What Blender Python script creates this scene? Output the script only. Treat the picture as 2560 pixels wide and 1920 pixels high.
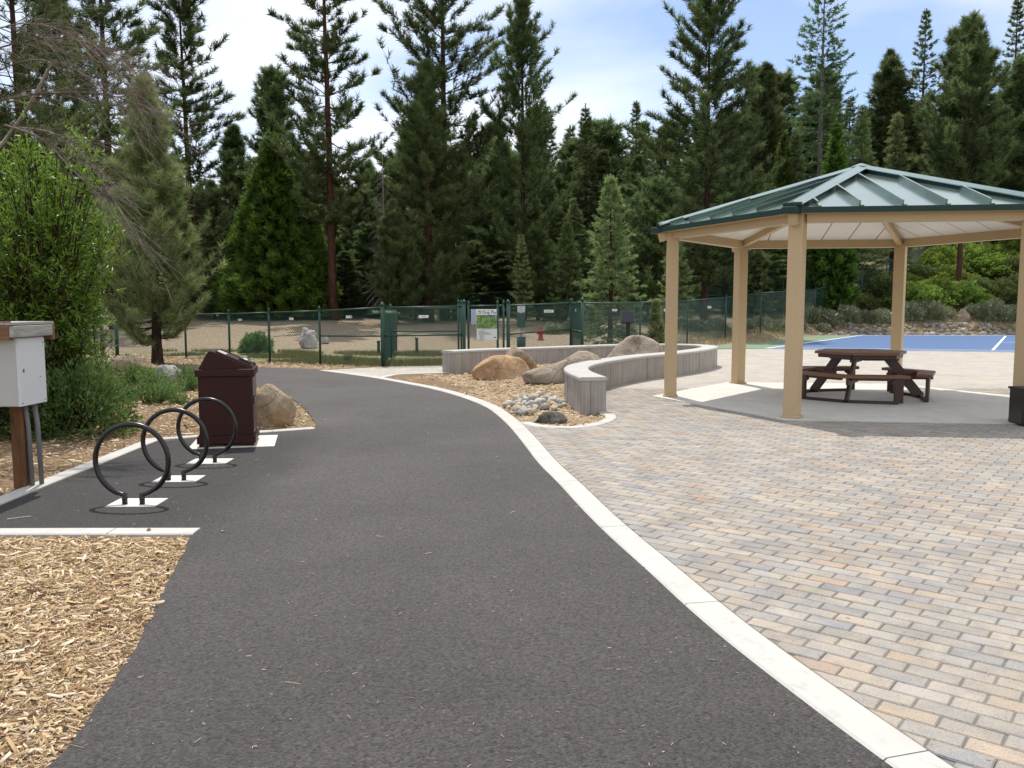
import bpy, math, random
import numpy as np
from mathutils import Vector, Matrix, noise

random.seed(7)
for _o in list(bpy.data.objects):
    bpy.data.objects.remove(_o)
scene = bpy.context.scene
col = scene.collection
R = math.radians

# ------------------------------------------------------------------ camera
FPX, CAMH, HORIZON = 2100.0, 1.5, 765.0          # focal length in px of a 2560 wide frame
PITCH = math.atan((960 - HORIZON) / FPX)
cam_data = bpy.data.cameras.new("camera")
cam = bpy.data.objects.new("camera", cam_data)
col.objects.link(cam)
cam_data.sensor_width = 36.0
cam_data.lens = FPX / 2560 * 36.0
cam_data.clip_start = 0.05
cam_data.clip_end = 3000
cam.location = (0, 0, CAMH)
cam.rotation_euler = (math.pi / 2 - PITCH, 0, 0)
scene.camera = cam

# ------------------------------------------------------------------ sky and sun
CLOUDX, CLOUDY = 1.2, 0.2
SUN_EL, SUN_AZ = 64.0, 14.0                      # degrees up, degrees left of straight ahead
world = bpy.data.worlds.new("World")
scene.world = world
world.use_nodes = True
wn, wl = world.node_tree.nodes, world.node_tree.links
bg = wn["Background"]
sky = wn.new("ShaderNodeTexSky")
sky.sky_type = 'NISHITA'
sky.sun_disc = False
sky.sun_elevation = R(SUN_EL)
sky.sun_rotation = R(-SUN_AZ)
sky.altitude = 1900
sky.air_density = 1.0
sky.dust_density = 0.7
sky.ozone_density = 1.0
bg.inputs[1].default_value = 0.142
# thin high cirrus, the same over the whole dome
tc = wn.new("ShaderNodeTexCoord")
mp = wn.new("ShaderNodeMapping")
mp.inputs["Rotation"].default_value = (0, R(28), 0)
mp.inputs["Scale"].default_value = (0.75, 0.75, 2.1)
mp.inputs["Location"].default_value = (CLOUDX, CLOUDY, 0)
wl.new(tc.outputs["Generated"], mp.inputs[0])
n1 = wn.new("ShaderNodeTexNoise")
n1.inputs["Scale"].default_value = 1.7; n1.inputs["Detail"].default_value = 9
n1.inputs["Roughness"].default_value = 0.5; n1.inputs["Distortion"].default_value = 0.35
wl.new(mp.outputs[0], n1.inputs["Vector"])
crp = wn.new("ShaderNodeValToRGB")
crp.color_ramp.elements[0].position = 0.33; crp.color_ramp.elements[0].color = (0.12, 0.12, 0.12, 1)
crp.color_ramp.elements[1].position = 0.56; crp.color_ramp.elements[1].color = (0.95, 0.95, 0.95, 1)
wl.new(n1.outputs["Fac"], crp.inputs[0])
mixc = wn.new("ShaderNodeMixRGB")
mixc.inputs[2].default_value = (7.3, 7.4, 7.6, 1)
wl.new(crp.outputs[0], mixc.inputs[0]); wl.new(sky.outputs[0], mixc.inputs[1])
wl.new(mixc.outputs[0], bg.inputs[0])

sun_data = bpy.data.lights.new("sun", 'SUN')
sun_data.energy = 3.6
sun_data.angle = R(0.6)
sun_data.color = (1.0, 0.955, 0.88)
sun = bpy.data.objects.new("sun", sun_data)
col.objects.link(sun)
_sd = Vector((-math.sin(R(SUN_AZ)) * math.cos(R(SUN_EL)), math.cos(R(SUN_AZ)) * math.cos(R(SUN_EL)), math.sin(R(SUN_EL))))
sun.rotation_euler = _sd.to_track_quat('Z', 'Y').to_euler()

vs = scene.view_settings
vs.view_transform = 'Standard'
vs.look = 'None'
vs.exposure = 0.30
vs.gamma = 1.0
vs.use_curve_mapping = False
scene.render.engine = 'CYCLES'
scene.cycles.max_bounces = 6
scene.cycles.transparent_max_bounces = 8
scene.cycles.caustics_reflective = False
scene.cycles.caustics_refractive = False

# ------------------------------------------------------------------ measuring helpers
cP, sP = math.cos(PITCH), math.sin(PITCH)
def G(px, py, z=0.0):
    """place on the level z that the measured photo point stands on"""
    u = (px - 1280) / FPX; v = (960 - py) / FPX
    t = (z - CAMH) / (v * cP - sP)
    return (u * t, (cP + v * sP) * t)
def at_depth(px, py, y):
    u = (px - 1280) / FPX; v = (960 - py) / FPX
    F = cP + v * sP
    t = y / F
    return Vector((u * t, y, CAMH + (v * cP - sP) * t))
def smooth(a, b, x):
    t = min(1, max(0, (x - a) / (b - a)))
    return t * t * (3 - 2 * t)
def terrain(x, y):
    zl = 0.055 * max(0, y - 29) if y < 60 else 0.055 * 31 + 0.035 * (y - 60)
    zr = 0.0 if y < 44.3 else 0.30 * (y - 44.3)
    if y > 44.3 and zr > 8: zr = 8 + (zr - 8) * 0.5
    w = smooth(-6, 1, x - (7 + (min(y, 60) - 30) * 0.67))
    z = (1 - w) * zl + w * zr - 0.05
    if y > 47 or (y > 29 and w < 0.3):
        z += 0.18 * noise.noise(Vector((x * 0.13, y * 0.13, 3)))* smooth(29, 36, y)
    return z

# ------------------------------------------------------------------ object helpers
ORG = {}
def link(o):
    col.objects.link(o); return o
def thing(name, label, cat, loc=(0, 0, 0), rotz=0.0, group=None):
    o = bpy.data.objects.new(name, None)
    link(o); o.location = loc; o.rotation_euler = (0, 0, rotz)
    o.empty_display_size = 0.1
    tag(o, label, cat, group)
    ORG[o.name] = Vector(loc)
    return o
def tag(o, label=None, cat=None, group=None, kind=None):
    if label: o["label"] = label
    if cat: o["category"] = cat
    if group: o["group"] = group
    if kind: o["kind"] = kind
    return o
class MB:
    """collects shapes for ONE mesh"""
    def __init__(s): s.v = []; s.f = []
    def add(s, vs_, fs_):
        b = len(s.v); s.v += [tuple(p) for p in vs_]; s.f += [tuple(i + b for i in f) for f in fs_]
        return s
    def box(s, c, size, rz=0.0, M=None):
        hx, hy, hz = size[0] / 2, size[1] / 2, size[2] / 2
        pts = [Vector((x, y, z)) for z in (-hz, hz) for x, y in ((-hx, -hy), (hx, -hy), (hx, hy), (-hx, hy))]
        if M is None: M = Matrix.Rotation(rz, 3, 'Z')
        pts = [M @ p + Vector(c) for p in pts]
        return s.add(pts, [(3, 2, 1, 0), (4, 5, 6, 7), (0, 1, 5, 4), (1, 2, 6, 5), (2, 3, 7, 6), (3, 0, 4, 7)])
    def bar(s, a, b, w, h, up=(0, 0, 1)):
        """box beam from a to b, w across, h along up"""
        a, b = Vector(a), Vector(b); d = b - a; L = d.length; d.normalize()
        x = d; z = Vector(up) - x * x.dot(Vector(up)); z.normalize(); y = z.cross(x)
        M = Matrix((x, y, z)).transposed()
        return s.box((a + b) / 2, (L, w, h), M=M)
    def tube(s, pts, radii, n=8, cap=True):
        pts = [Vector(p) for p in pts]
        if not hasattr(radii, '__len__'): radii = [radii] * len(pts)
        b = len(s.v); prev = None
        for i, p in enumerate(pts):
            t = (pts[min(i + 1, len(pts) - 1)] - pts[max(i - 1, 0)]).normalized()
            if prev is None:
                ref = Vector((0, 0, 1)) if abs(t.z) < 0.9 else Vector((1, 0, 0))
                u = ref.cross(t).normalized()
            else:
                u = (prev - t * prev.dot(t)).normalized()
            prev = u; w = t.cross(u)
            for k in range(n):
                a = 2 * math.pi * k / n
                s.v.append(tuple(p + (u * math.cos(a) + w * math.sin(a)) * radii[i]))
        for i in range(len(pts) - 1):
            for k in range(n):
                k2 = (k + 1) % n
                s.f.append((b + i * n + k, b + i * n + k2, b + (i + 1) * n + k2, b + (i + 1) * n + k))
        if cap:
            s.f.append(tuple(b + k for k in range(n))[::-1])
            s.f.append(tuple(b + (len(pts) - 1) * n + k for k in range(n)))
        return s
    def prism(s, poly, z0, z1, bottom=True):
        area = sum(poly[i][0] * poly[(i + 1) % len(poly)][1] - poly[(i + 1) % len(poly)][0] * poly[i][1] for i in range(len(poly)))
        if area < 0: poly = poly[::-1]
        n = len(poly)
        vs_ = [(p[0], p[1], z0) for p in poly] + [(p[0], p[1], z1) for p in poly]
        fs_ = [tuple(range(n, 2 * n))] + [(i, (i + 1) % n, n + (i + 1) % n, n + i) for i in range(n)]
        if bottom: fs_.append(tuple(range(n))[::-1])
        return s.add(vs_, fs_)
    def lathe(s, prof, c=(0, 0, 0), n=16):
        b = len(s.v)
        for r, z in prof:
            for k in range(n):
                a = 2 * math.pi * k / n
                s.v.append((c[0] + r * math.cos(a), c[1] + r * math.sin(a), c[2] + z))
        for i in range(len(prof) - 1):
            for k in range(n):
                k2 = (k + 1) % n
                s.f.append((b + i * n + k, b + i * n + k2, b + (i + 1) * n + k2, b + (i + 1) * n + k))
        s.f.append(tuple(b + k for k in range(n))[::-1])
        s.f.append(tuple(b + (len(prof) - 1) * n + k for k in range(n)))
        return s
    def build(s, name, m, parent=None, smooth_=False, bevel=0.0, local=False, loc=None):
        off = Vector((0, 0, 0))
        if parent is not None and not local: off = ORG[parent.name]
        if loc is not None: off = Vector(loc)
        me = bpy.data.meshes.new(name)
        me.from_pydata([(p[0] - off[0], p[1] - off[1], p[2] - off[2]) for p in s.v], [], s.f)
        if smooth_: me.polygons.foreach_set("use_smooth", [True] * len(me.polygons))
        me.materials.append(m)
        o = link(bpy.data.objects.new(name, me))
        if parent is not None: o.parent = parent
        if loc is not None: o.location = loc
        ORG[o.name] = off
        if bevel:
            bm_ = o.modifiers.new("bevel", 'BEVEL'); bm_.width = bevel; bm_.segments = 2; bm_.limit_method = 'ANGLE'; bm_.angle_limit = R(40)
        return o
def tri_mesh(name, V, T, m, parent=None, tint=None, mat_idx=None):
    """numpy triangle mesh (fast), optional per-vertex float 'tint'"""
    me = bpy.data.meshes.new(name)
    nv, nt = len(V), len(T)
    me.vertices.add(nv); me.vertices.foreach_set("co", np.asarray(V, np.float32).ravel())
    me.loops.add(nt * 3); me.loops.foreach_set("vertex_index", np.asarray(T, np.int32).ravel())
    me.polygons.add(nt); me.polygons.foreach_set("loop_start", np.arange(0, nt * 3, 3, dtype=np.int32))
    me.update(calc_edges=True)
    if tint is not None:
        at = me.attributes.new("tint", 'FLOAT', 'POINT'); at.data.foreach_set("value", np.asarray(tint, np.float32))
    me.materials.append(m)
    o = link(bpy.data.objects.new(name, me))
    if parent is not None: o.parent = parent
    ORG[o.name] = Vector((0, 0, 0))
    return o
def copy_tree(root, loc, rotz=0.0, scale=None, label=None, group=None):
    r = root.copy(); link(r)
    r.location = loc; r.rotation_euler = (0, 0, rotz)
    if scale is not None: r.scale = scale if hasattr(scale, '__len__') else (scale,) * 3
    if label: r["label"] = label
    if group: r["group"] = group
    for ch in [c for c in bpy.data.objects if c.parent == root]:
        c = ch.copy(); link(c); c.parent = r
        for g in [q for q in bpy.data.objects if q.parent == ch]:
            d = g.copy(); link(d); d.parent = c
    return r

# ------------------------------------------------------------------ material helpers
class NT:
    def __init__(s, name):
        s.m = bpy.data.materials.new(name); s.m.use_nodes = True
        s.t = s.m.node_tree; s.n = s.t.nodes; s.l = s.t.links
        s.b = s.n["Principled BSDF"]
    def node(s, typ, **kw):
        n = s.n.new(typ)
        for k, v in kw.items():
            if hasattr(n, k): setattr(n, k, v)
        return n
    def coord(s, kind="Object", scale=None, rot=None):
        c = s.node("ShaderNodeTexCoord")
        if kind == "World":
            g = s.node("ShaderNodeNewGeometry"); out = g.outputs["Position"]
        else: out = c.outputs[kind]
        if scale or rot:
            mp_ = s.node("ShaderNodeMapping")
            if scale: mp_.inputs["Scale"].default_value = scale
            if rot: mp_.inputs["Rotation"].default_value = rot
            s.l.new(out, mp_.inputs[0]); out = mp_.outputs[0]
        return out
    def noise(s, vec, scale, detail=4, rough=0.55, dist=0.0):
        n = s.node("ShaderNodeTexNoise")
        n.inputs["Scale"].default_value = scale; n.inputs["Detail"].default_value = detail
        n.inputs["Roughness"].default_value = rough; n.inputs["Distortion"].default_value = dist
        s.l.new(vec, n.inputs["Vector"]); return n.outputs["Fac"]
    def voronoi(s, vec, scale, out="Distance", feature='F1'):
        n = s.node("ShaderNodeTexVoronoi"); n.feature = feature
        n.inputs["Scale"].default_value = scale
        s.l.new(vec, n.inputs["Vector"]); return n.outputs[out]
    def ramp(s, fac, stops):
        n = s.node("ShaderNodeValToRGB"); cr = n.color_ramp
        while len(cr.elements) < len(stops): cr.elements.new(0.5)
        for e, (p, c) in zip(cr.elements, stops):
            e.position = p; e.color = tuple(c) + (1,) if len(c) == 3 else c
        s.l.new(fac, n.inputs[0]); return n.outputs[0]
    def mix(s, fac, a, b, mode='MIX'):
        n = s.node("ShaderNodeMixRGB", blend_type=mode)
        for i, x in ((0, fac), (1, a), (2, b)):
            if hasattr(x, 'links') or isinstance(x, bpy.types.NodeSocket): s.l.new(x, n.inputs[i])
            elif isinstance(x, (int, float)): n.inputs[i].default_value = x if i == 0 else (x, x, x, 1)
            else: n.inputs[i].default_value = tuple(x) + (1,)
        return n.outputs[0]
    def math(s, op, a, b=0.0, clamp=False):
        n = s.node("ShaderNodeMath", operation=op); n.use_clamp = clamp
        for i, x in ((0, a), (1, b)):
            if isinstance(x, bpy.types.NodeSocket): s.l.new(x, n.inputs[i])
            else: n.inputs[i].default_value = x
        return n.outputs[0]
    def color(s, c):
        if isinstance(c, bpy.types.NodeSocket): s.l.new(c, s.b.inputs["Base Color"])
        else: s.b.inputs["Base Color"].default_value = tuple(c) + (1,)
        return s
    def rough(s, r):
        if isinstance(r, bpy.types.NodeSocket): s.l.new(r, s.b.inputs["Roughness"])
        else: s.b.inputs["Roughness"].default_value = r
        return s
    def bump(s, h, strength=0.5, dist=0.01):
        n = s.node("ShaderNodeBump"); n.inputs["Strength"].default_value = strength; n.inputs["Distance"].default_value = dist
        s.l.new(h, n.inputs["Height"])
        prev = s.b.inputs["Normal"]
        if prev.is_linked: s.l.new(prev.links[0].from_socket, n.inputs["Normal"])
        s.l.new(n.outputs[0], prev); return s
    def metal(s, v): s.b.inputs["Metallic"].default_value = v; return s
    def spec(s, v): s.b.inputs["Specular IOR Level"].default_value = v; return s

def simple(name, c, rough=0.5, var=0.12, scale=6.0, bump=0.0, metallic=0.0, spec=0.5, coord="Object", bscale=60):
    t = NT(name); v = t.coord(coord)
    n = t.noise(v, scale, 5)
    t.color(t.mix(n, [x * (1 - var) for x in c], [min(1, x * (1 + var)) for x in c])).rough(rough).metal(metallic).spec(spec)
    if bump: t.bump(t.noise(v, bscale, 4), bump, 0.01)
    return t.m

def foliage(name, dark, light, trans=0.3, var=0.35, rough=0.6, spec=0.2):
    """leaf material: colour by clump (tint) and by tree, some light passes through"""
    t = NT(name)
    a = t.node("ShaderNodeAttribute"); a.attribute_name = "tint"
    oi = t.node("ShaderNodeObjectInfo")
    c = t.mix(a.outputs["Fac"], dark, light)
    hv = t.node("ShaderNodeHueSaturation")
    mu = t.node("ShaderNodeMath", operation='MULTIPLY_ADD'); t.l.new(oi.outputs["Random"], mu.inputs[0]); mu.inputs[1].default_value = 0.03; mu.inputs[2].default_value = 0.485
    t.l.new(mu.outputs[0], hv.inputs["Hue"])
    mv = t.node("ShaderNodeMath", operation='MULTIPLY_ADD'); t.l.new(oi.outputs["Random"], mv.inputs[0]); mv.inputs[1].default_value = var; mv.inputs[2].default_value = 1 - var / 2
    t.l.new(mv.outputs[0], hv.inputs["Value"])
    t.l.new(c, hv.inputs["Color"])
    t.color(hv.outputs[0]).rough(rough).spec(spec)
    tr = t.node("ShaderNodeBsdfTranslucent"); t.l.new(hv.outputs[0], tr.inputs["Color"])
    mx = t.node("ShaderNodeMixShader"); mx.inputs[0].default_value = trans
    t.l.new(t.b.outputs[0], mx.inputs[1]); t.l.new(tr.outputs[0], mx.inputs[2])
    t.l.new(mx.outputs[0], t.n["Material Output"].inputs[0])
    return t.m

def m_asphalt():
    t = NT("asphalt"); v = t.coord("World")
    fine = t.voronoi(v, 85); fine2 = t.noise(v, 190, 4, 0.7)
    big = t.noise(v, 0.75, 6, 0.66, 0.6); mid = t.noise(v, 6, 5, 0.65)
    base = t.ramp(big, [(0.25, (0.052, 0.048, 0.048)), (0.75, (0.100, 0.091, 0.088))])
    base = t.mix(t.math('MULTIPLY', mid, 0.5), base, (0.094, 0.086, 0.084))
    wear = t.ramp(t.noise(v, 0.28, 5, 0.6, 0.8), [(0.32, (0.84, 0.84, 0.85)), (0.68, (1.14, 1.13, 1.11))])
    base = t.mix(1.0, base, wear, 'MULTIPLY')
    # newer, blacker asphalt in the bay by the racks
    sx = t.node("ShaderNodeSeparateXYZ"); t.l.new(v, sx.inputs[0])
    e = t.math('ADD', t.math('MULTIPLY', sx.outputs[0], -1.0), -2.0)
    e = t.math('ADD', e, t.math('MULTIPLY', t.noise(v, 1.7, 4), 0.7))
    k = t.node("ShaderNodeMapRange"); k.inputs["From Min"].default_value = 0.2; k.inputs["From Max"].default_value = 0.75; t.l.new(e, k.inputs["Value"])
    k2 = t.node("ShaderNodeMapRange"); k2.inputs["From Min"].default_value = 10.6; k2.inputs["From Max"].default_value = 9.4; t.l.new(sx.outputs[1], k2.inputs["Value"])
    bay = t.math('MULTIPLY', k.outputs[0], k2.outputs[0])
    base = t.mix(bay, base, (0.040, 0.0355, 0.0365))
    stone = t.ramp(t.voronoi(v, 85, "Color"), [(0.0, (0.42, 0.41, 0.41)), (0.35, (0.85, 0.84, 0.84)), (0.75, (1.15, 1.12, 1.1)), (0.94, (1.45, 1.4, 1.35)), (1.0, (2.2, 2.1, 2.0))])
    pit = t.ramp(t.noise(v, 48, 5, 0.75), [(0.33, (0.45, 0.44, 0.44)), (0.52, (1, 1, 1)), (0.75, (1.18, 1.16, 1.14))])
    base = t.mix(1.0, base, pit, 'MULTIPLY')
    base = t.mix(1.0, base, stone, 'MULTIPLY')
    t.color(base).rough(0.75).spec(0.45)
    t.bump(t.math('ADD', t.math('MULTIPLY', fine, -1.0), t.math('MULTIPLY', fine2, 0.8)), 1.0, 0.011)
    t.bump(mid, 0.25, 0.01)
    return t.m
def m_concrete(name, c, var=0.1, bump=0.25, spots=True):
    t = NT(name); v = t.coord("World")
    n = t.noise(v, 3.0, 6, 0.6); n2 = t.noise(v, 60, 4)
    b = t.ramp(n, [(0.3, [x * (1 - var) for x in c]), (0.7, [min(1, x * (1 + var * 0.6)) for x in c])])
    b = t.mix(t.math('MULTIPLY', n2, 0.22), b, [x * 0.6 for x in c])
    if spots:
        s = t.ramp(t.voronoi(v, 17), [(0.02, (0.25, 0.23, 0.2)), (0.045, (1, 1, 1))])
        b = t.mix(0.6, b, s, 'MULTIPLY')
    d_ = t.ramp(t.noise(v, 9, 6, 0.75, 0.5), [(0.28, (0.62, 0.59, 0.55)), (0.46, (1, 1, 1))])
    b = t.mix(0.55, b, d_, 'MULTIPLY')
    t.color(b).rough(0.85).spec(0.3)
    t.bump(n2, bump, 0.004)
    return t.m
def m_paver(name, mode):
    t = NT(name); v = t.coord("World")
    if mode == 'object':
        oi = t.node("ShaderNodeObjectInfo"); c = oi.outputs["Color"]
    else:
        a = t.node("ShaderNodeVertexColor"); a.layer_name = "Col"; c = a.outputs[0]
    # blended tones inside each stone
    n = t.ramp(t.noise(v, 7, 3, 0.6, 0.6), [(0.36, (0.88, 0.90, 0.94)), (0.64, (1.09, 1.04, 0.97))])
    c = t.mix(1.0, c, n, 'MULTIPLY')
    sp = t.ramp(t.noise(v, 120, 4, 0.75), [(0.30, (0.45, 0.43, 0.42)), (0.45, (0.96, 0.96, 0.96)), (0.75, (1.16, 1.16, 1.16))])
    dirt = t.ramp(t.noise(v, 2.3, 6, 0.7, 0.4), [(0.3, (0.80, 0.79, 0.78)), (0.6, (1.04, 1.04, 1.04))])
    c = t.mix(1.0, c, dirt, 'MULTIPLY')
    c = t.mix(1.0, c, sp, 'MULTIPLY')
    t.color(c).rough(0.85).spec(0.25)
    t.bump(t.noise(v, 170, 4), 0.35, 0.003)
    return t.m
def m_paver_far():
    t = NT("paver_far"); v = t.coord("World", rot=(0, 0, R(38.5)))
    b = t.node("ShaderNodeTexBrick"); b.offset = 0.5
    b.inputs["Scale"].default_value = 1.0
    b.inputs["Brick Width"].default_value = 0.208; b.inputs["Row Height"].default_value = 0.1035
    b.inputs["Mortar Size"].default_value = 0.004; b.inputs["Mortar Smooth"].default_value = 0.1
    b.inputs["Color1"].default_value = (0.34, 0.335, 0.325, 1); b.inputs["Color2"].default_value = (0.46, 0.405, 0.335, 1)
    b.inputs["Mortar"].default_value = (0.20, 0.19, 0.18, 1)
    t.l.new(v, b.inputs["Vector"])
    w = t.coord("World")
    n = t.ramp(t.noise(w, 1.3, 5), [(0.3, (0.9, 0.9, 0.9)), (0.7, (1.08, 1.06, 1.03))])
    t.color(t.mix(1.0, b.outputs["Color"], n, 'MULTIPLY')).rough(0.85).spec(0.25)
    return t.m
def m_mulch(name, tones, scale=38):
    t = NT(name); v = t.coord("World", scale=(1.0, 1.9, 1.0), rot=(0, 0, 0.5))
    w = t.coord("World")
    c = t.ramp(t.voronoi(v, scale, "Color"), [(0.0, tones[0]), (0.4, tones[1]), (0.75, tones[2]), (1.0, tones[3])])
    big = t.ramp(t.noise(w, 1.1, 5), [(0.3, (0.8, 0.78, 0.76)), (0.7, (1.1, 1.1, 1.1))])
    t.color(t.mix(1.0, c, big, 'MULTIPLY')).rough(0.9).spec(0.15)
    t.bump(t.voronoi(v, scale), 0.9, 0.02)
    return t.m
def m_ground():
    """dog park and forest floor: needle litter, bare soil, patches of grass"""
    t = NT("forest_floor"); v = t.coord("World")
    n = t.noise(v, 0.35, 6, 0.6); f = t.noise(v, 9, 6, 0.7)
    soil = t.ramp(f, [(0.3, (0.18, 0.14, 0.098)), (0.55, (0.31, 0.25, 0.178)), (0.8, (0.47, 0.395, 0.29))])
    sx = t.node("ShaderNodeSeparateXYZ"); t.l.new(v, sx.inputs[0])
    near = t.node("ShaderNodeMapRange"); near.inputs["From Min"].default_value = 33.0; near.inputs["From Max"].default_value = 27.0
    t.l.new(t.math('ADD', sx.outputs[1], t.math('MULTIPLY', n, 6.0)), near.inputs["Value"])
    far = t.node("ShaderNodeMapRange"); far.inputs["From Min"].default_value = 44.0; far.inputs["From Max"].default_value = 50.0
    t.l.new(sx.outputs[1], far.inputs["Value"])
    grassy = t.math('MULTIPLY', t.math('ADD', near.outputs[0], t.math('MULTIPLY', far.outputs[0], 0.7)), t.ramp(t.noise(v, 1.6, 5), [(0.36, (0, 0, 0)), (0.54, (0.9, 0.9, 0.9))]), True)
    grass = t.ramp(t.noise(v, 14, 5, 0.7), [(0.3, (0.075, 0.105, 0.040)), (0.6, (0.20, 0.225, 0.09)), (0.85, (0.44, 0.39, 0.22))])
    t.color(t.mix(grassy, soil, grass)).rough(0.95).spec(0.1)
    t.bump(f, 0.8, 0.05)
    return t.m
def m_bark(name, c, c2, scale=7.0):
    t = NT(name); v = t.coord("Object", scale=(1, 1, 0.22))
    n = t.noise(v, scale, 6, 0.7, 0.4)
    t.color(t.ramp(n, [(0.35, c), (0.68, c2)])).rough(0.95).spec(0.1)
    t.bump(n, 0.9, 0.04)
    return t.m
def m_rock(name, a, b, c3, scale=3.0, stain=None):
    t = NT(name); v = t.coord("Object")
    n = t.noise(v, scale, 7, 0.62, 0.4)
    cc = t.ramp(n, [(0.28, a), (0.5, b), (0.75, c3)])
    fine = t.noise(v, 45, 4, 0.7)
    cc = t.mix(1.0, cc, t.ramp(fine, [(0.32, (0.55, 0.53, 0.5)), (0.5, (1, 1, 1)), (0.8, (1.18, 1.18, 1.18))]), 'MULTIPLY')
    crack = t.ramp(t.voronoi(t.coord('Object', scale=(1, 1, 1.6)), scale * 0.9, 'Distance', 'DISTANCE_TO_EDGE'), [(0.0, (0.35, 0.32, 0.3)), (0.035, (1, 1, 1))])
    cc = t.mix(0.55, cc, crack, 'MULTIPLY')
    if stain: cc = t.mix(t.ramp(t.noise(v, 2.1, 5, 0.6), [(0.46, (0, 0, 0)), (0.6, (0.9, 0.9, 0.9))]), cc, stain)
    t.color(cc).rough(0.9).spec(0.2)
    t.bump(n, 0.8, 0.08); t.bump(t.noise(v, 11, 6, 0.7, 0.3), 0.7, 0.03); t.bump(fine, 0.6, 0.012)
    return t.m
def m_wood(name, a, b, scale=5.0, axis=0, rough=0.7):
    sc = [14, 14, 14]; sc[axis] = 1.2
    t = NT(name); v = t.coord("Object", scale=tuple(sc))
    n = t.noise(v, scale * 0.4, 6, 0.65, 1.2)
    t.color(t.ramp(n, [(0.3, a), (0.7, b)])).rough(rough).spec(0.25)
    t.bump(n, 0.3, 0.006)
    return t.m
def m_boardform():
    t = NT("board_formed_concrete"); v = t.coord("World")
    n = t.noise(v, 2.2, 6, 0.65); n2 = t.noise(v, 55, 4)
    st = t.noise(t.coord("World", scale=(9, 9, 0.35)), 1.6, 5, 0.7)
    b = t.ramp(n, [(0.3, (0.31, 0.285, 0.26)), (0.7, (0.42, 0.39, 0.36))])
    b = t.mix(1.0, b, t.ramp(st, [(0.3, (0.72, 0.70, 0.68)), (0.55, (1.02, 1.02, 1.02)), (0.8, (1.2, 1.19, 1.17))]), 'MULTIPLY')
    b = t.mix(t.math('MULTIPLY', n2, 0.25), b, (0.2, 0.185, 0.17))
    t.color(b).rough(0.9).spec(0.2)
    t.bump(n2, 0.4, 0.006)
    return t.m
def m_court(name, c):
    t = NT(name); v = t.coord("World")
    n = t.noise(v, 0.8, 6, 0.65); f = t.noise(v, 40, 3)
    b = t.mix(n, [x * 0.86 for x in c], [x * 1.14 for x in c])
    t.color(t.mix(t.math('MULTIPLY', f, 0.2), b, [x * 0.8 for x in c])).rough(0.8).spec(0.3)
    return t.m

M = {}
M['asphalt'] = m_asphalt()
M['kerb'] = m_concrete("kerb_concrete", (0.49, 0.475, 0.445))
M['slab'] = m_concrete("slab_concrete", (0.60, 0.575, 0.53), 0.12, 0.15, False)
M['pad'] = m_concrete("pad_concrete", (0.66, 0.63, 0.565))
M['boardform'] = m_boardform()
M['cap'] = m_concrete("cap_concrete", (0.45, 0.44, 0.42), 0.08, 0.2, False)
M['paver'] = m_paver("paver_stone", 'object')
M['paver_mass'] = m_paver("paver_stone_mass", 'attr')
M['paver_far'] = m_paver_far()
M['sand'] = simple("joint_chips", (0.20, 0.19, 0.175), 0.95, 0.5, 220, 0.8, coord="World", bscale=200)
M['mulch'] = m_mulch("wood_mulch", [(0.09, 0.057, 0.035), (0.23, 0.155, 0.095), (0.36, 0.262, 0.165), (0.52, 0.41, 0.275)], 60)
M['bedmulch'] = m_mulch("bed_mulch", [(0.14, 0.095, 0.06), (0.29, 0.21, 0.135), (0.43, 0.34, 0.235), (0.60, 0.51, 0.39)], 30)
M['ground'] = m_ground()
M['blue'] = m_court("court_blue", (0.080, 0.140, 0.280))
M['green'] = m_court("court_green", (0.165, 0.235, 0.150))
M['line'] = simple("court_paint", (0.68, 0.70, 0.72), 0.7, 0.06)
M['tan'] = simple("tan_powder_coat", (0.50, 0.365, 0.21), 0.42, 0.05, 2.0, 0.04, spec=0.4)
M['tan_in'] = M['tan']
M['roof'] = simple("green_roof_metal", (0.26, 0.35, 0.31), 0.17, 0.3, 2.2, 0.06, 0.8, 0.7, bscale=6)
M['fascia'] = simple("green_fascia", (0.005, 0.030, 0.022), 0.45, 0.1, 3.0, spec=0.35)
M['ceiling'] = simple("white_soffit", (0.78, 0.78, 0.76), 0.4, 0.04, 2.0)
M['dark'] = simple("dark_gap", (0.01, 0.011, 0.011), 0.8, 0.1)
M['fgreen'] = simple("green_vinyl", (0.010, 0.052, 0.036), 0.4, 0.15, 5.0, spec=0.45)
M['wire'] = simple("green_wire", (0.016, 0.062, 0.046), 0.45, 0.15, 5.0, spec=0.45)
M['maroon'] = simple("maroon_paint", (0.036, 0.0110, 0.0085), 0.5, 0.25, 12.0, 0.05, spec=0.22)
M['black'] = simple("black_powder_coat", (0.006, 0.006, 0.0065), 0.28, 0.2, 20.0, spec=0.5)
M['blackmat'] = simple("black_plastic", (0.010, 0.010, 0.011), 0.5, 0.2)
M['steel'] = simple("galvanised_steel", (0.42, 0.43, 0.44), 0.5, 0.15, 18.0, metallic=0.6)
M['conduit'] = simple("grey_conduit", (0.15, 0.155, 0.16), 0.55, 0.12, 12)
M['cabinet'] = simple("white_cabinet_paint", (0.62, 0.63, 0.64), 0.45, 0.05, 5.0, 0.05)
M['cabinet_front_shaded'] = simple("cabinet_front_shade_grey", (0.42, 0.42, 0.415), 0.5, 0.05, 4.0)  # shade on the cabinet's front face put into a greyer colour
M['wood_new'] = m_wood("brown_lumber", (0.11, 0.055, 0.028), (0.25, 0.135, 0.072), 5, 0)
M['wood_post'] = m_wood("brown_post", (0.075, 0.036, 0.018), (0.20, 0.095, 0.045), 5, 2)
M['wood_grey'] = m_wood("weathered_lumber", (0.20, 0.19, 0.18), (0.46, 0.44, 0.41), 5, 1)
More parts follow.
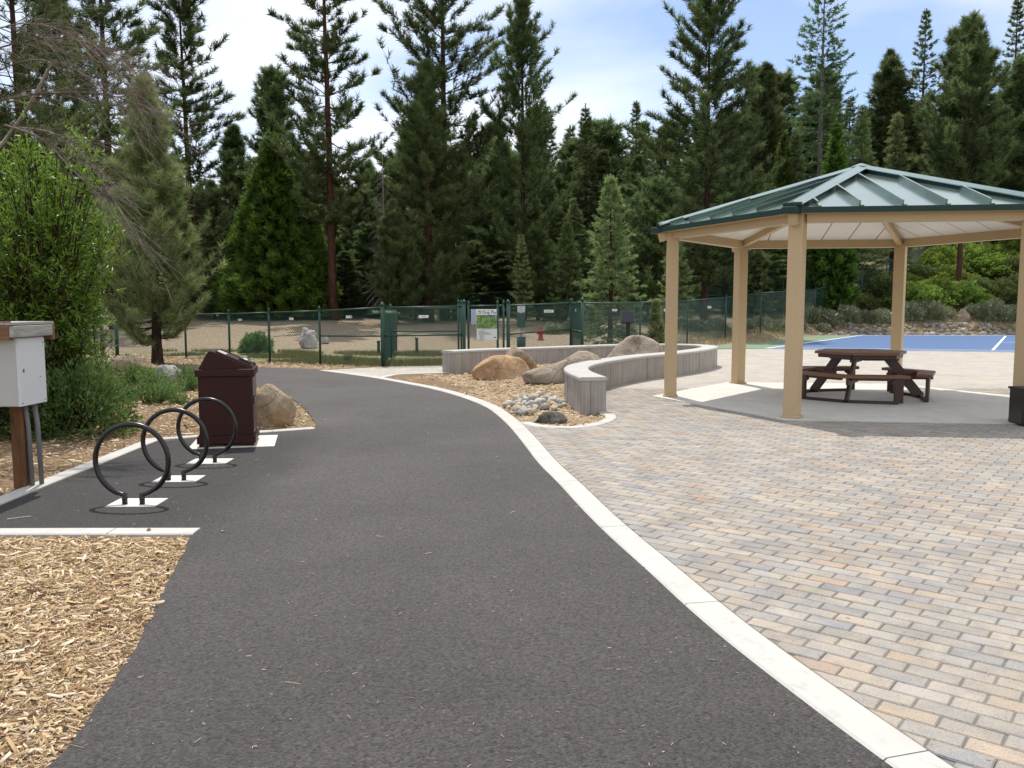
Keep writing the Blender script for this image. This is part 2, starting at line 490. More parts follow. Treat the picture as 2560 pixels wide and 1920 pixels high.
M['tabletop'] = simple("brown_recycled_board", (0.185, 0.080, 0.042), 0.5, 0.15, 9.0, 0.1)
M['tabledark'] = simple("dark_brown_board", (0.048, 0.023, 0.016), 0.45, 0.2, 9.0, 0.1)
M['signwhite'] = simple("sign_white", (0.74, 0.75, 0.74), 0.5, 0.03)
M['signblue'] = simple("sign_back_pale_blue", (0.55, 0.62, 0.74), 0.5, 0.04)
M['signgreen'] = simple("sign_green", (0.012, 0.12, 0.075), 0.5, 0.05)
M['ink'] = simple("sign_ink", (0.02, 0.05, 0.045), 0.6, 0.02)
M['inkgrey'] = simple("sign_ink_grey", (0.16, 0.18, 0.18), 0.6, 0.02)
M['orange'] = simple("sign_orange", (0.62, 0.20, 0.05), 0.5, 0.05)
M['red'] = simple("hydrant_red", (0.36, 0.020, 0.018), 0.4, 0.1)
M['panel'] = simple("dark_panel_face", (0.030, 0.030, 0.038), 0.85, 0.2, 60, spec=0.1)
M['dispgreen'] = simple("dispenser_green", (0.03, 0.075, 0.07), 0.5, 0.1)
M['bark'] = m_bark("pine_bark", (0.020, 0.013, 0.010), (0.085, 0.048, 0.033))
M['bark_red'] = m_bark("red_pine_bark", (0.035, 0.018, 0.013), (0.130, 0.064, 0.043))
M['bark_grey'] = m_bark("grey_bark", (0.10, 0.09, 0.08), (0.27, 0.245, 0.22))
M['twig'] = m_bark("dead_twig", (0.13, 0.095, 0.080), (0.36, 0.30, 0.265), 12)
M['pine'] = foliage("pine_needles", (0.0450, 0.0650, 0.0250), (0.1625, 0.2150, 0.0775), 0.44)
M['pine_young'] = foliage("young_pine_needles", (0.130, 0.170, 0.066), (0.350, 0.410, 0.175), 0.46)
M['pine_mid'] = foliage("dense_pine_needles", (0.0625, 0.0900, 0.0350), (0.2000, 0.2650, 0.1000), 0.44)
M['fir'] = foliage("fir_needles", (0.0425, 0.0750, 0.0325), (0.1562, 0.2375, 0.0950), 0.44)
M['fir_light'] = foliage("light_fir_needles", (0.0750, 0.1100, 0.0425), (0.2812, 0.3438, 0.1375), 0.44)
M['cedar'] = foliage("cedar_scales", (0.036, 0.070, 0.012), (0.155, 0.255, 0.045), 0.44)
M['willow'] = foliage("willow_leaf", (0.068, 0.120, 0.012), (0.225, 0.330, 0.040), 0.42, 0.2, 0.35, 0.5)
M['weed'] = foliage("weed_leaf", (0.0562, 0.1125, 0.0275), (0.1750, 0.2875, 0.0813), 0.35)
M['manzanita'] = foliage("manzanita_leaf", (0.078, 0.125, 0.020), (0.285, 0.390, 0.075), 0.4)
M['manzanita_dark'] = foliage("dark_shrub_leaf", (0.045, 0.070, 0.020), (0.150, 0.190, 0.060), 0.36)
M['sage'] = foliage("sagebrush_leaf", (0.115, 0.130, 0.070), (0.320, 0.345, 0.205), 0.25)
M['grass'] = foliage("grass_blade", (0.0690, 0.0978, 0.0287), (0.2990, 0.2875, 0.1265), 0.3)
M['drygrass'] = foliage("dry_grass_blade", (0.20, 0.16, 0.085), (0.45, 0.38, 0.22), 0.25)
M['flower'] = simple("white_flower", (0.75, 0.74, 0.68), 0.6, 0.05)
t = NT("wood_chip"); _a = t.node("ShaderNodeAttribute"); _a.attribute_name = "tint"
t.color(t.ramp(_a.outputs["Fac"], [(0.0, (0.09, 0.055, 0.033)), (0.2, (0.26, 0.155, 0.080)), (0.5, (0.45, 0.325, 0.185)), (0.8, (0.60, 0.475, 0.310)), (1.0, (0.64, 0.585, 0.49))])).rough(0.88).spec(0.15)
t.bump(t.noise(t.coord("World", scale=(1, 1, 1)), 300, 3), 0.4, 0.002)
M['chip'] = t.m
M['rock_orange'] = m_rock("orange_granite", (0.27, 0.16, 0.085), (0.46, 0.30, 0.175), (0.58, 0.45, 0.31), 2.4)
M['rock_tan'] = m_rock("tan_granite", (0.21, 0.16, 0.115), (0.37, 0.30, 0.22), (0.50, 0.43, 0.34), 2.4, (0.30, 0.19, 0.10))
M['rock_brown'] = m_rock("brown_river_boulder", (0.19, 0.155, 0.12), (0.34, 0.285, 0.225), (0.47, 0.41, 0.34), 2.0)
M['rock_grey'] = m_rock("grey_granite", (0.17, 0.163, 0.155), (0.32, 0.312, 0.298), (0.50, 0.49, 0.465), 2.6)
M['rock_dark'] = m_rock("dark_mossy_stone", (0.045, 0.042, 0.038), (0.115, 0.108, 0.095), (0.26, 0.25, 0.20), 4)
M['cobble_a'] = simple('cobble_grey', (0.31, 0.305, 0.29), 0.8, 0.3, 3.0, 0.5, coord='Object', bscale=9)
M['cobble_b'] = simple('cobble_pale', (0.47, 0.45, 0.41), 0.8, 0.35, 3.0, 0.5, bscale=9)
M['cobble_c'] = simple('cobble_tan', (0.44, 0.36, 0.26), 0.8, 0.3, 3.0, 0.5, bscale=9)
M['rock_white'] = m_rock("pale_granite", (0.26, 0.25, 0.235), (0.45, 0.44, 0.42), (0.62, 0.61, 0.58), 2.6)

# ================================================================== THE SETTING
def resample(pts, step):
    pts = [Vector((p[0], p[1], 0)) for p in pts]
    # Catmull-Rom through the measured points, then even spacing
    dense = []
    for i in range(len(pts) - 1):
        p0 = pts[max(i - 1, 0)]; p1 = pts[i]; p2 = pts[i + 1]; p3 = pts[min(i + 2, len(pts) - 1)]
        for k in range(12):
            t = k / 12
            dense.append(0.5 * ((2 * p1) + (p2 - p0) * t + (2 * p0 - 5 * p1 + 4 * p2 - p3) * t * t + (3 * p1 - p0 - 3 * p2 + p3) * t ** 3))
    dense.append(pts[-1])
    out = [dense[0]]; acc = 0
    for a, b in zip(dense, dense[1:]):
        d = (b - a).length
        while acc + d >= step:
            a = a + (b - a) * ((step - acc) / d); out.append(a.copy()); d = (b - a).length; acc = 0
        acc += d
    if (out[-1] - dense[-1]).length > step * 0.3: out.append(dense[-1])
    return [(p.x, p.y) for p in out]
def smooth_pts(pts, it=3):
    for _ in range(it):
        pts = [pts[0]] + [((a[0] + 2 * b[0] + c[0]) / 4, (a[1] + 2 * b[1] + c[1]) / 4) for a, b, c in zip(pts, pts[1:], pts[2:])] + [pts[-1]]
    return pts
def offset(pts, d):
    out = []
    for i, p in enumerate(pts):
        a = pts[max(i - 1, 0)]; b = pts[min(i + 1, len(pts) - 1)]
        tx, ty = b[0] - a[0], b[1] - a[1]; L = math.hypot(tx, ty) or 1
        out.append((p[0] - ty / L * d, p[1] + tx / L * d))
    return out
_pc = {}
def inside(p, poly):
    k = id(poly)
    if k not in _pc:
        a = np.array(poly, float); b = np.roll(a, -1, 0); _pc[k] = (a[:, 0], a[:, 1], b[:, 0], b[:, 1], poly)
    x1, y1, x2, y2, _ = _pc[k]
    m = (y1 > p[1]) != (y2 > p[1])
    if not m.any(): return False
    xx = (x2[m] - x1[m]) * (p[1] - y1[m]) / (y2[m] - y1[m]) + x1[m]
    return bool((p[0] < xx).sum() % 2)
def inside_slow(p, poly):
    x, y = p; r = False; n = len(poly)
    for i in range(n):
        x1, y1 = poly[i]; x2, y2 = poly[(i + 1) % n]
        if (y1 > y) != (y2 > y) and x < (x2 - x1) * (y - y1) / (y2 - y1) + x1: r = not r
    return r
def clip_half(poly, p, nrm):
    """keep the side where (q-p).n >= 0"""
    out = []
    for i in range(len(poly)):
        a, b = poly[i], poly[(i + 1) % len(poly)]
        da = (a[0] - p[0]) * nrm[0] + (a[1] - p[1]) * nrm[1]; db = (b[0] - p[0]) * nrm[0] + (b[1] - p[1]) * nrm[1]
        if da >= 0: out.append(a)
        if (da >= 0) != (db >= 0):
            t = da / (da - db); out.append((a[0] + (b[0] - a[0]) * t, a[1] + (b[1] - a[1]) * t))
    return out
def sheet(name, poly, z, m, kind="structure", depth=0.0):
    o = MB().prism(poly, z - max(depth, 0.02), z, False).build(name, m)
    return tag(o, kind=kind)

# ---- terrain: one sheet to the horizon
xs = np.concatenate([np.linspace(-1500, -120, 9), np.linspace(-90, -30, 9), np.linspace(-26, 50, 58), np.linspace(56, 110, 9), np.linspace(140, 1500, 9)])
ys = np.concatenate([np.linspace(-300, -20, 5), np.linspace(-8, 18, 8), np.linspace(20, 72, 53), np.linspace(76, 130, 14), np.linspace(150, 2200, 12)])
tv = []
for y in ys:
    for x in xs:
        z = terrain(x, y)
        if y > 130: z = terrain(x, 130) + (y - 130) * 0.02
        tv.append((x, y, z))
nx = len(xs); tf = [(j * nx + i, j * nx + i + 1, (j + 1) * nx + i + 1, (j + 1) * nx + i) for j in range(len(ys) - 1) for i in range(nx - 1)]
gm = MB(); gm.v = tv; gm.f = tf
tag(gm.build("ground", M['ground'], smooth_=True), kind="structure")

# ---- path edges, measured along the kerb
kerb_path_side = [G(*p) for p in [(2231, 1918), (2086, 1812), (1974, 1726), (1843, 1625), (1749, 1547), (1675, 1479), (1600, 1409), (1516, 1334), (1451, 1268), (1391, 1202), (1348, 1160), (1302, 1100), (1269, 1061), (1234, 1030), (1204, 1012), (1139, 988), (1071, 970), (1003, 957), (935, 944.5), (868, 935), (800, 926)]]
d0 = (kerb_path_side[0][0] - kerb_path_side[1][0], kerb_path_side[0][1] - kerb_path_side[1][1])
kerb_path_side.insert(0, (kerb_path_side[0][0] + d0[0] * 5, kerb_path_side[0][1] + d0[1] * 5))
KA = smooth_pts(resample(kerb_path_side, 0.1), 12)      # asphalt side of the long kerb
KW = 0.19
KB = offset(KA, -KW)                                     # paver side
rough_edge = []                                          # ragged asphalt edge lapping on to the kerb
for i, p in enumerate(KA):
    k = 0.016 * noise.noise(Vector((p[0] * 9, p[1] * 9, 0))) + 0.010 * noise.noise(Vector((p[0] * 31, p[1] * 31, 5)))
    rough_edge.append((p[0] + 0.02 + k * 1.6, p[1] + k))
front_edge = [G(*p) for p in [(478, 1334), (445, 1408), (411, 1468), (374, 1554), (329, 1633), (269, 1722), (209, 1804), (131, 1918)]]
fe = smooth_pts(resample(front_edge + [(front_edge[-1][0] - 0.35, front_edge[-1][1] - 0.65)], 0.08), 6)
fe = [(p[0] + 0.014 * noise.noise(Vector((p[0] * 8, p[1] * 8, 1))) + 0.012 * noise.noise(Vector((p[0] * 25, p[1] * 25, 2))), p[1]) for p in fe]
near_left = smooth_pts(resample([(-18, 22.6), G(300, 914), G(420, 920), G(500, 930), G(570, 945), G(640, 964), G(716, 990), G(748, 1010), G(776, 1036), G(793, 1070)], 0.25), 2)
far_left = [G(795, 923), G(720, 920), G(648, 918), G(463, 912), G(220, 905), (-18, 24.4)]
BAY_X = -3.86
path_poly = rough_edge + far_left + near_left + [G(640, 1082), G(393, 1104), (BAY_X, 6.1), (BAY_X - 0.15, 5.46)] + fe + [(-3.2, -1.5), (1.9, -1.5)]
sheet("asphalt_path", path_poly, 0.0, M['asphalt'], depth=0.05)

# ---- mulch on the left of the path and in front of the fence
left_mulch = [(-1.0, 0.5), (-1.6, 6), (-0.5, 11), (-1.2, 18), G(800, 924), (-3.3, 21.0), (-5.1, 22.0), (-9.7, 24.8), (-19, 30.5), (-24, 30.5), (-24, 0.5)]
def lift(x, y): return 0.10 * smooth(-4.3, -7.0, x) * (1 - smooth(11.5, 14.0, y))
mv, mf = [], []
gx = np.arange(-24, -0.4, 0.4); gy = np.arange(0.4, 31, 0.4)
for y in gy:
    for x in gx:
        z = -0.012 + 0.006 * noise.noise(Vector((x * 0.9, y * 0.9, 0)))
        z += lift(x, y)
        mv.append((x, y, z))
nn = len(gx)
for j in range(len(gy) - 1):
    for i in range(nn - 1):
        c = (gx[i] + 0.2, gy[j] + 0.2)
        if inside(c, left_mulch): mf.append((j * nn + i, j * nn + i + 1, (j + 1) * nn + i + 1, (j + 1) * nn + i))
q = MB(); q.v = mv; q.f = mf
tag(q.build("mulch_ground", M['mulch'], smooth_=True), kind="structure")

# ---- kerbs: poured in lengths with a tooled joint between
def kerb(name, line_a, line_b, z, joint_every, first=0):
    root = bpy.data.objects.new(name, None); link(root); tag(root, kind="structure"); ORG[root.name] = Vector((0, 0, 0))
    n = len(line_a); i = 0
    while i < n - 1:
        j = min(i + joint_every, n - 1)
        if n - 1 - j < joint_every * 0.3: j = n - 1
        m = MB(); vs_ = []; fs_ = []
        e = 0.012
        for k in range(i, j + 1):
            a, b = line_a[k], line_b[k]
            if k == j and j < n - 1:
                a2, b2 = line_a[k - 1], line_b[k - 1]; La = math.hypot(a[0] - a2[0], a[1] - a2[1]); s = max(0, 1 - 0.007 / max(La, 0.02))
                a = (a2[0] + (a[0] - a2[0]) * s, a2[1] + (a[1] - a2[1]) * s); b = (b2[0] + (b[0] - b2[0]) * s, b2[1] + (b[1] - b2[1]) * s)
            wx, wy = b[0] - a[0], b[1] - a[1]; L = math.hypot(wx, wy) or 1; ux, uy = wx / L * e, wy / L * e
            zz = z + 0.0015 * noise.noise(Vector((a[0] * 2, a[1] * 2, 7)))
            vs_ += [(a[0], a[1], -0.09), (a[0], a[1], zz - 0.008), (a[0] + ux, a[1] + uy, zz), (b[0] - ux, b[1] - uy, zz), (b[0], b[1], zz - 0.008), (b[0], b[1], -0.09)]
        c = j - i
        for k in range(c):
            for w in range(5):
                fs_.append((k * 6 + w, (k + 1) * 6 + w, (k + 1) * 6 + w + 1, k * 6 + w + 1))
        fs_.append((0, 1, 2, 3, 4, 5)); fs_.append(tuple(c * 6 + w for w in range(6))[::-1])
        m.add(vs_, fs_); m.build("kerb_length", M['kerb'], root)
        i = j
    return root
kerb("path_kerb", KA, KB, 0.008, 15)
def line_kerb(name, a, b, w, z, every=14, step=0.1):
    pts = resample([a, b], step)
    return kerb(name, pts, offset(pts, w), z, every)
ck = G(393, 1102)
line_kerb("bay_kerb_front", (BAY_X - 1.6, 5.38), (-2.10, 5.41), 0.15, 0.012)
line_kerb("bay_kerb_side", (BAY_X, 5.2), (ck[0], ck[1] + 0.06), 0.15, 0.010)
line_kerb("bay_kerb_back", (ck[0] - 0.12, ck[1]), G(793, 1072), 0.13, 0.010)

# ---- planter bed and its kerbs
bed_front = resample([G(*p) for p in [(1300, 1057), (1330, 1065), (1363, 1068.5), (1430, 1070.5), (1485, 1065), (1520, 1057), (1540, 1046), (1538, 1037), (1521, 1030)]], 0.07)
kerb("bed_kerb_front", bed_front, offset(bed_front, 0.15), 0.008, 22)
bed_back = resample([G(*p) for p in [(944, 943.5), (981, 936), (1026, 933.5), (1122, 931)]], 0.12)
kerb("bed_kerb_back", bed_back, offset(bed_back, -0.14), 0.008, 14)
WT = 0.50
wall_mid = [G(px, py, WT) for px, py in [(1484, 942.5), (1466, 936), (1450, 929), (1441, 922.5), (1441, 917), (1452, 911.5), (1475, 906), (1512, 899), (1594, 888), (1673, 881.5), (1735, 874.5), (1765, 869.5), (1775, 866.3), (1768, 863.3), (1740, 861.2), (1690, 859.8), (1640, 859.6), (1552, 860.5), (1400, 866), (1300, 869.3), (1200, 872.6), (1119, 876.5)]]
WM = smooth_pts(resample(wall_mid, 0.11), 5)
bed_poly = [KB[i] for i in range(len(KB)) if 10.0 < KB[i][1] < 18.6] + bed_back + WM[::-1] + bed_front[::-1]
BE = np.array(KB[::4] + bed_front[::3] + bed_back[::2])
def bed_z(x, y):
    e = np.hypot(BE[:, 0] - x, BE[:, 1] - y).min()
    return -0.035 + 0.14 * smooth(0.45, 2.6, e)
bm = MB(); bxs = np.arange(-2.4, 6, 0.25); bys = np.arange(9.8, 22.6, 0.25); bn = len(bxs)
for y in bys:
    for x in bxs:
        bm.v.append((x, y, bed_z(x, y) + 0.02 * noise.noise(Vector((x * 1.3, y * 1.3, 0)))))
for j in range(len(bys) - 1):
    for i in range(bn - 1):
        if inside((bxs[i] + 0.125, bys[j] + 0.125), bed_poly): bm.f.append((j * bn + i, j * bn + i + 1, (j + 1) * bn + i + 1, (j + 1) * bn + i))
tag(bm.build("planter_bed", M['bedmulch'], smooth_=True), kind="structure")
# skirt so that no gap shows between the bed mesh and the kerb
sheet("planter_soil", bed_poly, -0.03, M['bedmulch'])

# ---- seat wall: board-formed concrete with a proud smooth cap
sw = thing("seat_wall", "low curved board-formed concrete seat wall around the boulder bed", "wall", (WM[0][0], WM[0][1], 0))
half = 0.18
runs = []; i = 0; rr = random.Random(3)
while i < len(WM) - 1:
    runs.append((i, min(i + 1, len(WM) - 1))); i += 1
for side in (1, -1):
    # boards: each imprint a strip a few millimetres in or out
    m = 0
    line = offset(WM, half * side)
    seg = resample(line, 0.155)
    for k in range(len(seg) - 1):
        a, b = Vector((*seg[k], 0)), Vector((*seg[k + 1], 0)); d = (b - a)
        if d.length < 0.03: continue
        nrm = Vector((-d.y, d.x, 0)).normalized() * side
        out = rr.uniform(0.0, 0.007); th = 0.05
        g = 0.0008
        aa = a + d.normalized() * g; bb = b - d.normalized() * g
        f1, f2 = aa + nrm * out, bb + nrm * out
        r1, r2 = aa - nrm * th, bb - nrm * th
        MB().prism([(f1.x, f1.y), (f2.x, f2.y), (r2.x, r2.y), (r1.x, r1.y)], -0.06, WT - 0.055).build("board_imprint", M['boardform'], sw)
inner_a, inner_b = offset(WM, half - 0.012), offset(WM, -half + 0.012)
core = MB()
for k in range(len(WM) - 1):
    pass
cv = []; cf = []
for k in range(len(WM)):
    a, b = inner_a[k], inner_b[k]
    cv += [(a[0], a[1], -0.06), (a[0], a[1], WT - 0.05), (b[0], b[1], WT - 0.05), (b[0], b[1], -0.06)]
for k in range(len(WM) - 1):
    for w in range(4): cf.append((k * 4 + w, k * 4 + (w + 1) % 4, (k + 1) * 4 + (w + 1) % 4, (k + 1) * 4 + w))
cf.append((0, 1, 2, 3)); e_ = (len(WM) - 1) * 4; cf.append((e_ + 3, e_ + 2, e_ + 1, e_))
MB().add(cv, cf).build("core", M['boardform'], sw)
# the two square ends carry vertical boards too
for idx, idn in ((0, 1), (len(WM) - 1, len(WM) - 2)):
    p = Vector((*WM[idx], 0)); dq = (p - Vector((*WM[idn], 0))).normalized(); nq = Vector((-dq.y, dq.x, 0))
    for w0, w1 in ((-0.178, -0.045), (-0.038, 0.062), (0.069, 0.178)):
        o_ = rr.uniform(0.004, 0.014)
        pts = [p + nq * w0 + dq * o_, p + nq * w1 + dq * o_, p + nq * w1 - dq * 0.04, p + nq * w0 - dq * 0.04]
        MB().prism([(v.x, v.y) for v in pts], -0.06, WT - 0.056).build("board_imprint", M['boardform'], sw)
ca, cb = offset(WM, half + 0.018), offset(WM, -half - 0.018)
cv = []; cf = []
ext0 = (Vector((*WM[0], 0)) - Vector((*WM[1], 0))).normalized() * 0.018; ext1 = (Vector((*WM[-1], 0)) - Vector((*WM[-2], 0))).normalized() * 0.018
for k in range(len(WM)):
    ex = ext0 if k == 0 else ext1 if k == len(WM) - 1 else Vector((0, 0, 0))
    a, b = Vector((*ca[k], 0)) + ex, Vector((*cb[k], 0)) + ex; u = (b - a).normalized() * 0.014
    for pnt, z in ((a, WT - 0.052), (a, WT - 0.014), (a + u, WT), (b - u, WT), (b, WT - 0.014), (b, WT - 0.052)): cv.append((pnt.x, pnt.y, z))
for k in range(len(WM) - 1):
    for w in range(6): cf.append((k * 6 + w, k * 6 + (w + 1) % 6, (k + 1) * 6 + (w + 1) % 6, (k + 1) * 6 + w))
cf.append(tuple(range(6))); e_ = (len(WM) - 1) * 6; cf.append(tuple(e_ + w for w in range(6))[::-1])
MB().add(cv, cf).build("cap", M['cap'], sw)

# ---- plaza: pavers
wall_out = offset(WM, -0.10)
plaza_poly = [KB[i] for i in range(len(KB)) if KB[i][1] < 10.75] + offset(bed_front, 0.14)[::-1] * 0
bf_out = bed_front                                          # outer edge of the front bed kerb
plaza_poly = [KB[i] for i in range(len(KB)) if KB[i][1] < bf_out[0][1] - 0.02] + [p for p in bf_out] + [p for p in WM if True] + [(p[0], p[1]) for p in offset(bed_back, 0.02)[::-1]] + [KB[i] for i in range(len(KB)) if KB[i][1] > bed_back[0][1] + 0.05] + [G(955, 917), (-1.2, 21.3), (1.8, 21.7), (4.2, 25.0), (6.4, 29.2), (8.9, 29.5), (24, 25.2), (24, -1), (KB[0][0], -1)]
slab_c = (5.50, 13.50); SL = 3.2
HEX = [R(233 + 60 * k) for k in range(6)]
slab_poly = [(slab_c[0] + SL * math.cos(a), slab_c[1] + SL * math.sin(a)) for a in HEX]
PAV_Y = 15.2
pl_root = bpy.data.objects.new("plaza_pavement", None); link(pl_root); tag(pl_root, kind="structure"); ORG[pl_root.name] = Vector((0, 0, 0))
far_pl = clip_half(plaza_poly, (0, PAV_Y), (0, 1)); near_pl = clip_half(plaza_poly, (0, PAV_Y), (0, -1))
MB().prism(near_pl, -0.04, -0.007, False).build("joint_bed", M['sand'], pl_root)
MB().prism(plaza_poly, -0.05, -0.012, False).build("paved_surface_base", M['sand'], pl_root)
fp = MB().prism(far_pl, -0.03, 0.0, False).build("paved_surface", M['paver_far'], pl_root)
PW, PH, PA = 0.2085, 0.1035, R(-38.5)
ux, uy = (math.cos(PA), math.sin(PA)), (-math.sin(PA), math.cos(PA))
segs = [(plaza_poly[i], plaza_poly[(i + 1) % len(plaza_poly)]) for i in range(len(plaza_poly))]
segs = [s for s in segs if s[0] != s[1] and min(s[0][1], s[1][1]) < PAV_Y + 1 and min(s[0][0], s[1][0]) < 14]
SA = np.array([s[0] for s in segs]); SB = np.array([s[1] for s in segs]); SD = SB - SA; SLn = (SD ** 2).sum(1)
pav = []; rp = random.Random(11)
tones = [((0.324, 0.297, 0.264), 32), ((0.303, 0.286, 0.266), 28), ((0.271, 0.264, 0.259), 17), ((0.340, 0.307, 0.266), 22), ((0.353, 0.300, 0.245), 11), ((0.335, 0.268, 0.221), 4), ((0.329, 0.308, 0.282), 20)]
tl = [c for c, w in tones for _ in range(w)]
for r_ in range(-200, 260):
    for c_ in range(-120, 140):
        lx = (c_ + (0.5 if r_ % 2 else 0)) * PW; ly = r_ * PH
        cx, cy = lx * ux[0] + ly * uy[0] + 2.0, lx * ux[1] + ly * uy[1] + 6.0
        if cy < 1.9 or cy > PAV_Y + 0.15 or cx > 0.63 * cy + 0.9 or cx < -3.5: continue
        if not (-0.02 < 1):
            continue
        t = (((np.array((cx, cy)) - SA) * SD).sum(1) / SLn).clip(0, 1); near = SA + SD * t[:, None]; dd = np.hypot(near[:, 0] - cx, near[:, 1] - cy)
        k = int(dd.argmin()); dmin = dd[k]
        ins = inside((cx, cy), plaza_poly)
        if not ins and dmin > 0.12: continue
        if inside((cx, cy), slab_poly):
            # hidden under the slab unless near its edge
            if math.hypot(cx - slab_c[0], cy - slab_c[1]) < SL * 0.82: continue
        g = 0.0028; w2, h2 = PW / 2 - g - rp.uniform(0, 0.0012), PH / 2 - g * 0.8
        jx, jy, ja = rp.gauss(0, 0.0012), rp.gauss(0, 0.001), rp.gauss(0, 0.006)
        loc = []
        for sx_, sy_ in ((-1, -1), (1, -1), (1, 1), (-1, 1)):
            ax, ay = sx_ * w2, sy_ * h2
            ax, ay = ax - ay * ja + jx, ay + ax * ja + jy
            loc.append((cx + ax * ux[0] + ay * uy[0], cy + ax * ux[1] + ay * uy[1]))
        full = True
        if dmin < 0.125:
            p = near[k]; dx, dy = SD[k] / math.sqrt(SLn[k]); n_ = (-dy, dx)
            test = (p[0] + n_[0] * 0.01, p[1] + n_[1] * 0.01)
            if not inside(test, plaza_poly): n_ = (dy, -dx)
            p = (p[0] + n_[0] * 0.006, p[1] + n_[1] * 0.006)
            cl = clip_half(loc, p, n_)
            if len(cl) < 3: continue
            ar = abs(sum(cl[i][0] * cl[(i + 1) % len(cl)][1] - cl[(i + 1) % len(cl)][0] * cl[i][1] for i in range(len(cl)))) / 2
            if ar < 0.0012: continue
            full = len(cl) == 4 and ar > 0.0195; loc = cl
        tone = rp.choice(tl); v_ = rp.uniform(0.90, 1.10)
        ph, po = G(1280, 1900)[1], 0
        # inside the picture?
        Fz = cy * cP + CAMH * sP; sxp = 1280 + FPX * cx / Fz; syp = 960 - FPX * (cy * sP - CAMH * cP) / Fz
        vis = -40 < sxp < 2600 and syp < 1960
        pav.append((math.hypot(cx, cy) if vis else 99, cx, cy, loc, full, tuple(x * v_ for x in tone), rp.gauss(0, 0.0011)))
pav.sort(key=lambda p: p[0])
def paver_geo(loc, z):
    n = len(loc); mx_, my_ = sum(p[0] for p in loc) / n, sum(p[1] for p in loc) / n
    vs_ = []
    for ins_, zz in ((0.0, z - 0.035), (0.0, z - 0.0055), (0.0055, z)):
        for i in range(n):
            p, a, b = loc[i], loc[i - 1], loc[(i + 1) % n]
            if ins_:
                d1 = Vector((a[0] - p[0], a[1] - p[1])); d2 = Vector((b[0] - p[0], b[1] - p[1]))
                d1 = d1.normalized() if d1.length > 1e-6 else d1; d2 = d2.normalized() if d2.length > 1e-6 else d2
                s = d1 + d2; L1 = min((Vector((a[0] - p[0], a[1] - p[1]))).length, (Vector((b[0] - p[0], b[1] - p[1]))).length)
                k_ = min(ins_, L1 * 0.3)
                p = (p[0] + s.x * k_, p[1] + s.y * k_)
            vs_.append((p[0], p[1], zz))
    fs_ = []
    for l in (0, 1):
        for i in range(n): fs_.append((l * n + i, l * n + (i + 1) % n, (l + 1) * n + (i + 1) % n, (l + 1) * n + i))
    fs_.append(tuple(2 * n + i for i in range(n)))
    return vs_, fs_
gg = 0.0032
shared = bpy.data.meshes.new("paver")
lv, lf = paver_geo([(-PW / 2 + gg, -PH / 2 + gg), (PW / 2 - gg, -PH / 2 + gg), (PW / 2 - gg, PH / 2 - gg), (-PW / 2 + gg, PH / 2 - gg)], 0)
shared.from_pydata(lv, [], lf); shared.materials.append(M['paver'])
for d, cx, cy, loc, full, tone, dz in pav[:300]:
    if full:
        o = link(bpy.data.objects.new("paver", shared)); o.location = (cx, cy, dz); o.rotation_euler = (rp.gauss(0, 0.004), rp.gauss(0, 0.004), PA + rp.gauss(0, 0.004))
    else:
        a, b = paver_geo(loc, dz); o = MB().add(a, b).build("paver", M['paver'])
    o.parent = pl_root; o.color = (*tone, 1)
mass = MB(); cols = []
for d, cx, cy, loc, full, tone, dz in pav[300:]:
    a, b = paver_geo(loc, dz); mass.add(a, b); cols += [tone] * len(a)
o = mass.build("pavers", M['paver_mass'], pl_root); tag(o, kind="stuff")
ca_ = o.data.color_attributes.new("Col", 'FLOAT_COLOR', 'POINT')
ca_.data.foreach_set("color", np.array([(*c, 1) for c in cols], np.float32).ravel())

# ---- pavilion slab, pads
sl = MB().prism(slab_poly, -0.05, 0.012).build("pavilion_slab", M['slab']); tag(sl, kind="structure")
# ---- sports court
court_b = [(8.9, 29.6), (18.0, 43.2), (36, 43.2), (26, 24.4)]
court_g = [(6.6, 29.6), (8.1, 32.4), (10.15, 34.4), (16.1, 43.2), (18.0, 43.2), (8.9, 29.6)]
ct = tag(sheet("sports_court", court_b, 0.010, M['blue']), kind="structure")
sheet("court_surround", court_g, 0.006, M['green'])
def cline(a, b, w=0.09):
    MB().bar((a[0], a[1], 0.013), (b[0], b[1], 0.013), w, 0.004).build("painted_line", M['line'], ct)
cline((8.95, 29.6), (17.95, 43.1), 0.12)
cline((9.6, 30.35), (26.2, 25.4)); cline((17.4, 42.6), (36, 42.6)); cline((16.2, 28.3), (24.6, 41.9)); cline((20.1, 34.6), (32, 33.5)); cline((17.9, 43.1), (36, 43.1), 0.12)
cline((9.0, 29.62), (26, 24.5), 0.10)
# ---- concrete pads let into the bay
def pad(cx, cy, w, d, rz):
    tag(MB().box((cx, cy, -0.016), (w, d, 0.04), rz).build("concrete_pad", M['pad']), kind="structure")
RACKS = [(-2.87, 6.26), (-2.90, 7.15), (-2.925, 7.98)]
for x, y in RACKS: pad(x, y + 0.06, 0.37, 0.27, 0.03)
BIN = (-3.11, 9.15); BIN_R = R(13)
pad(BIN[0] + 0.04, BIN[1] + 0.06, 0.88, 0.80, BIN_R)

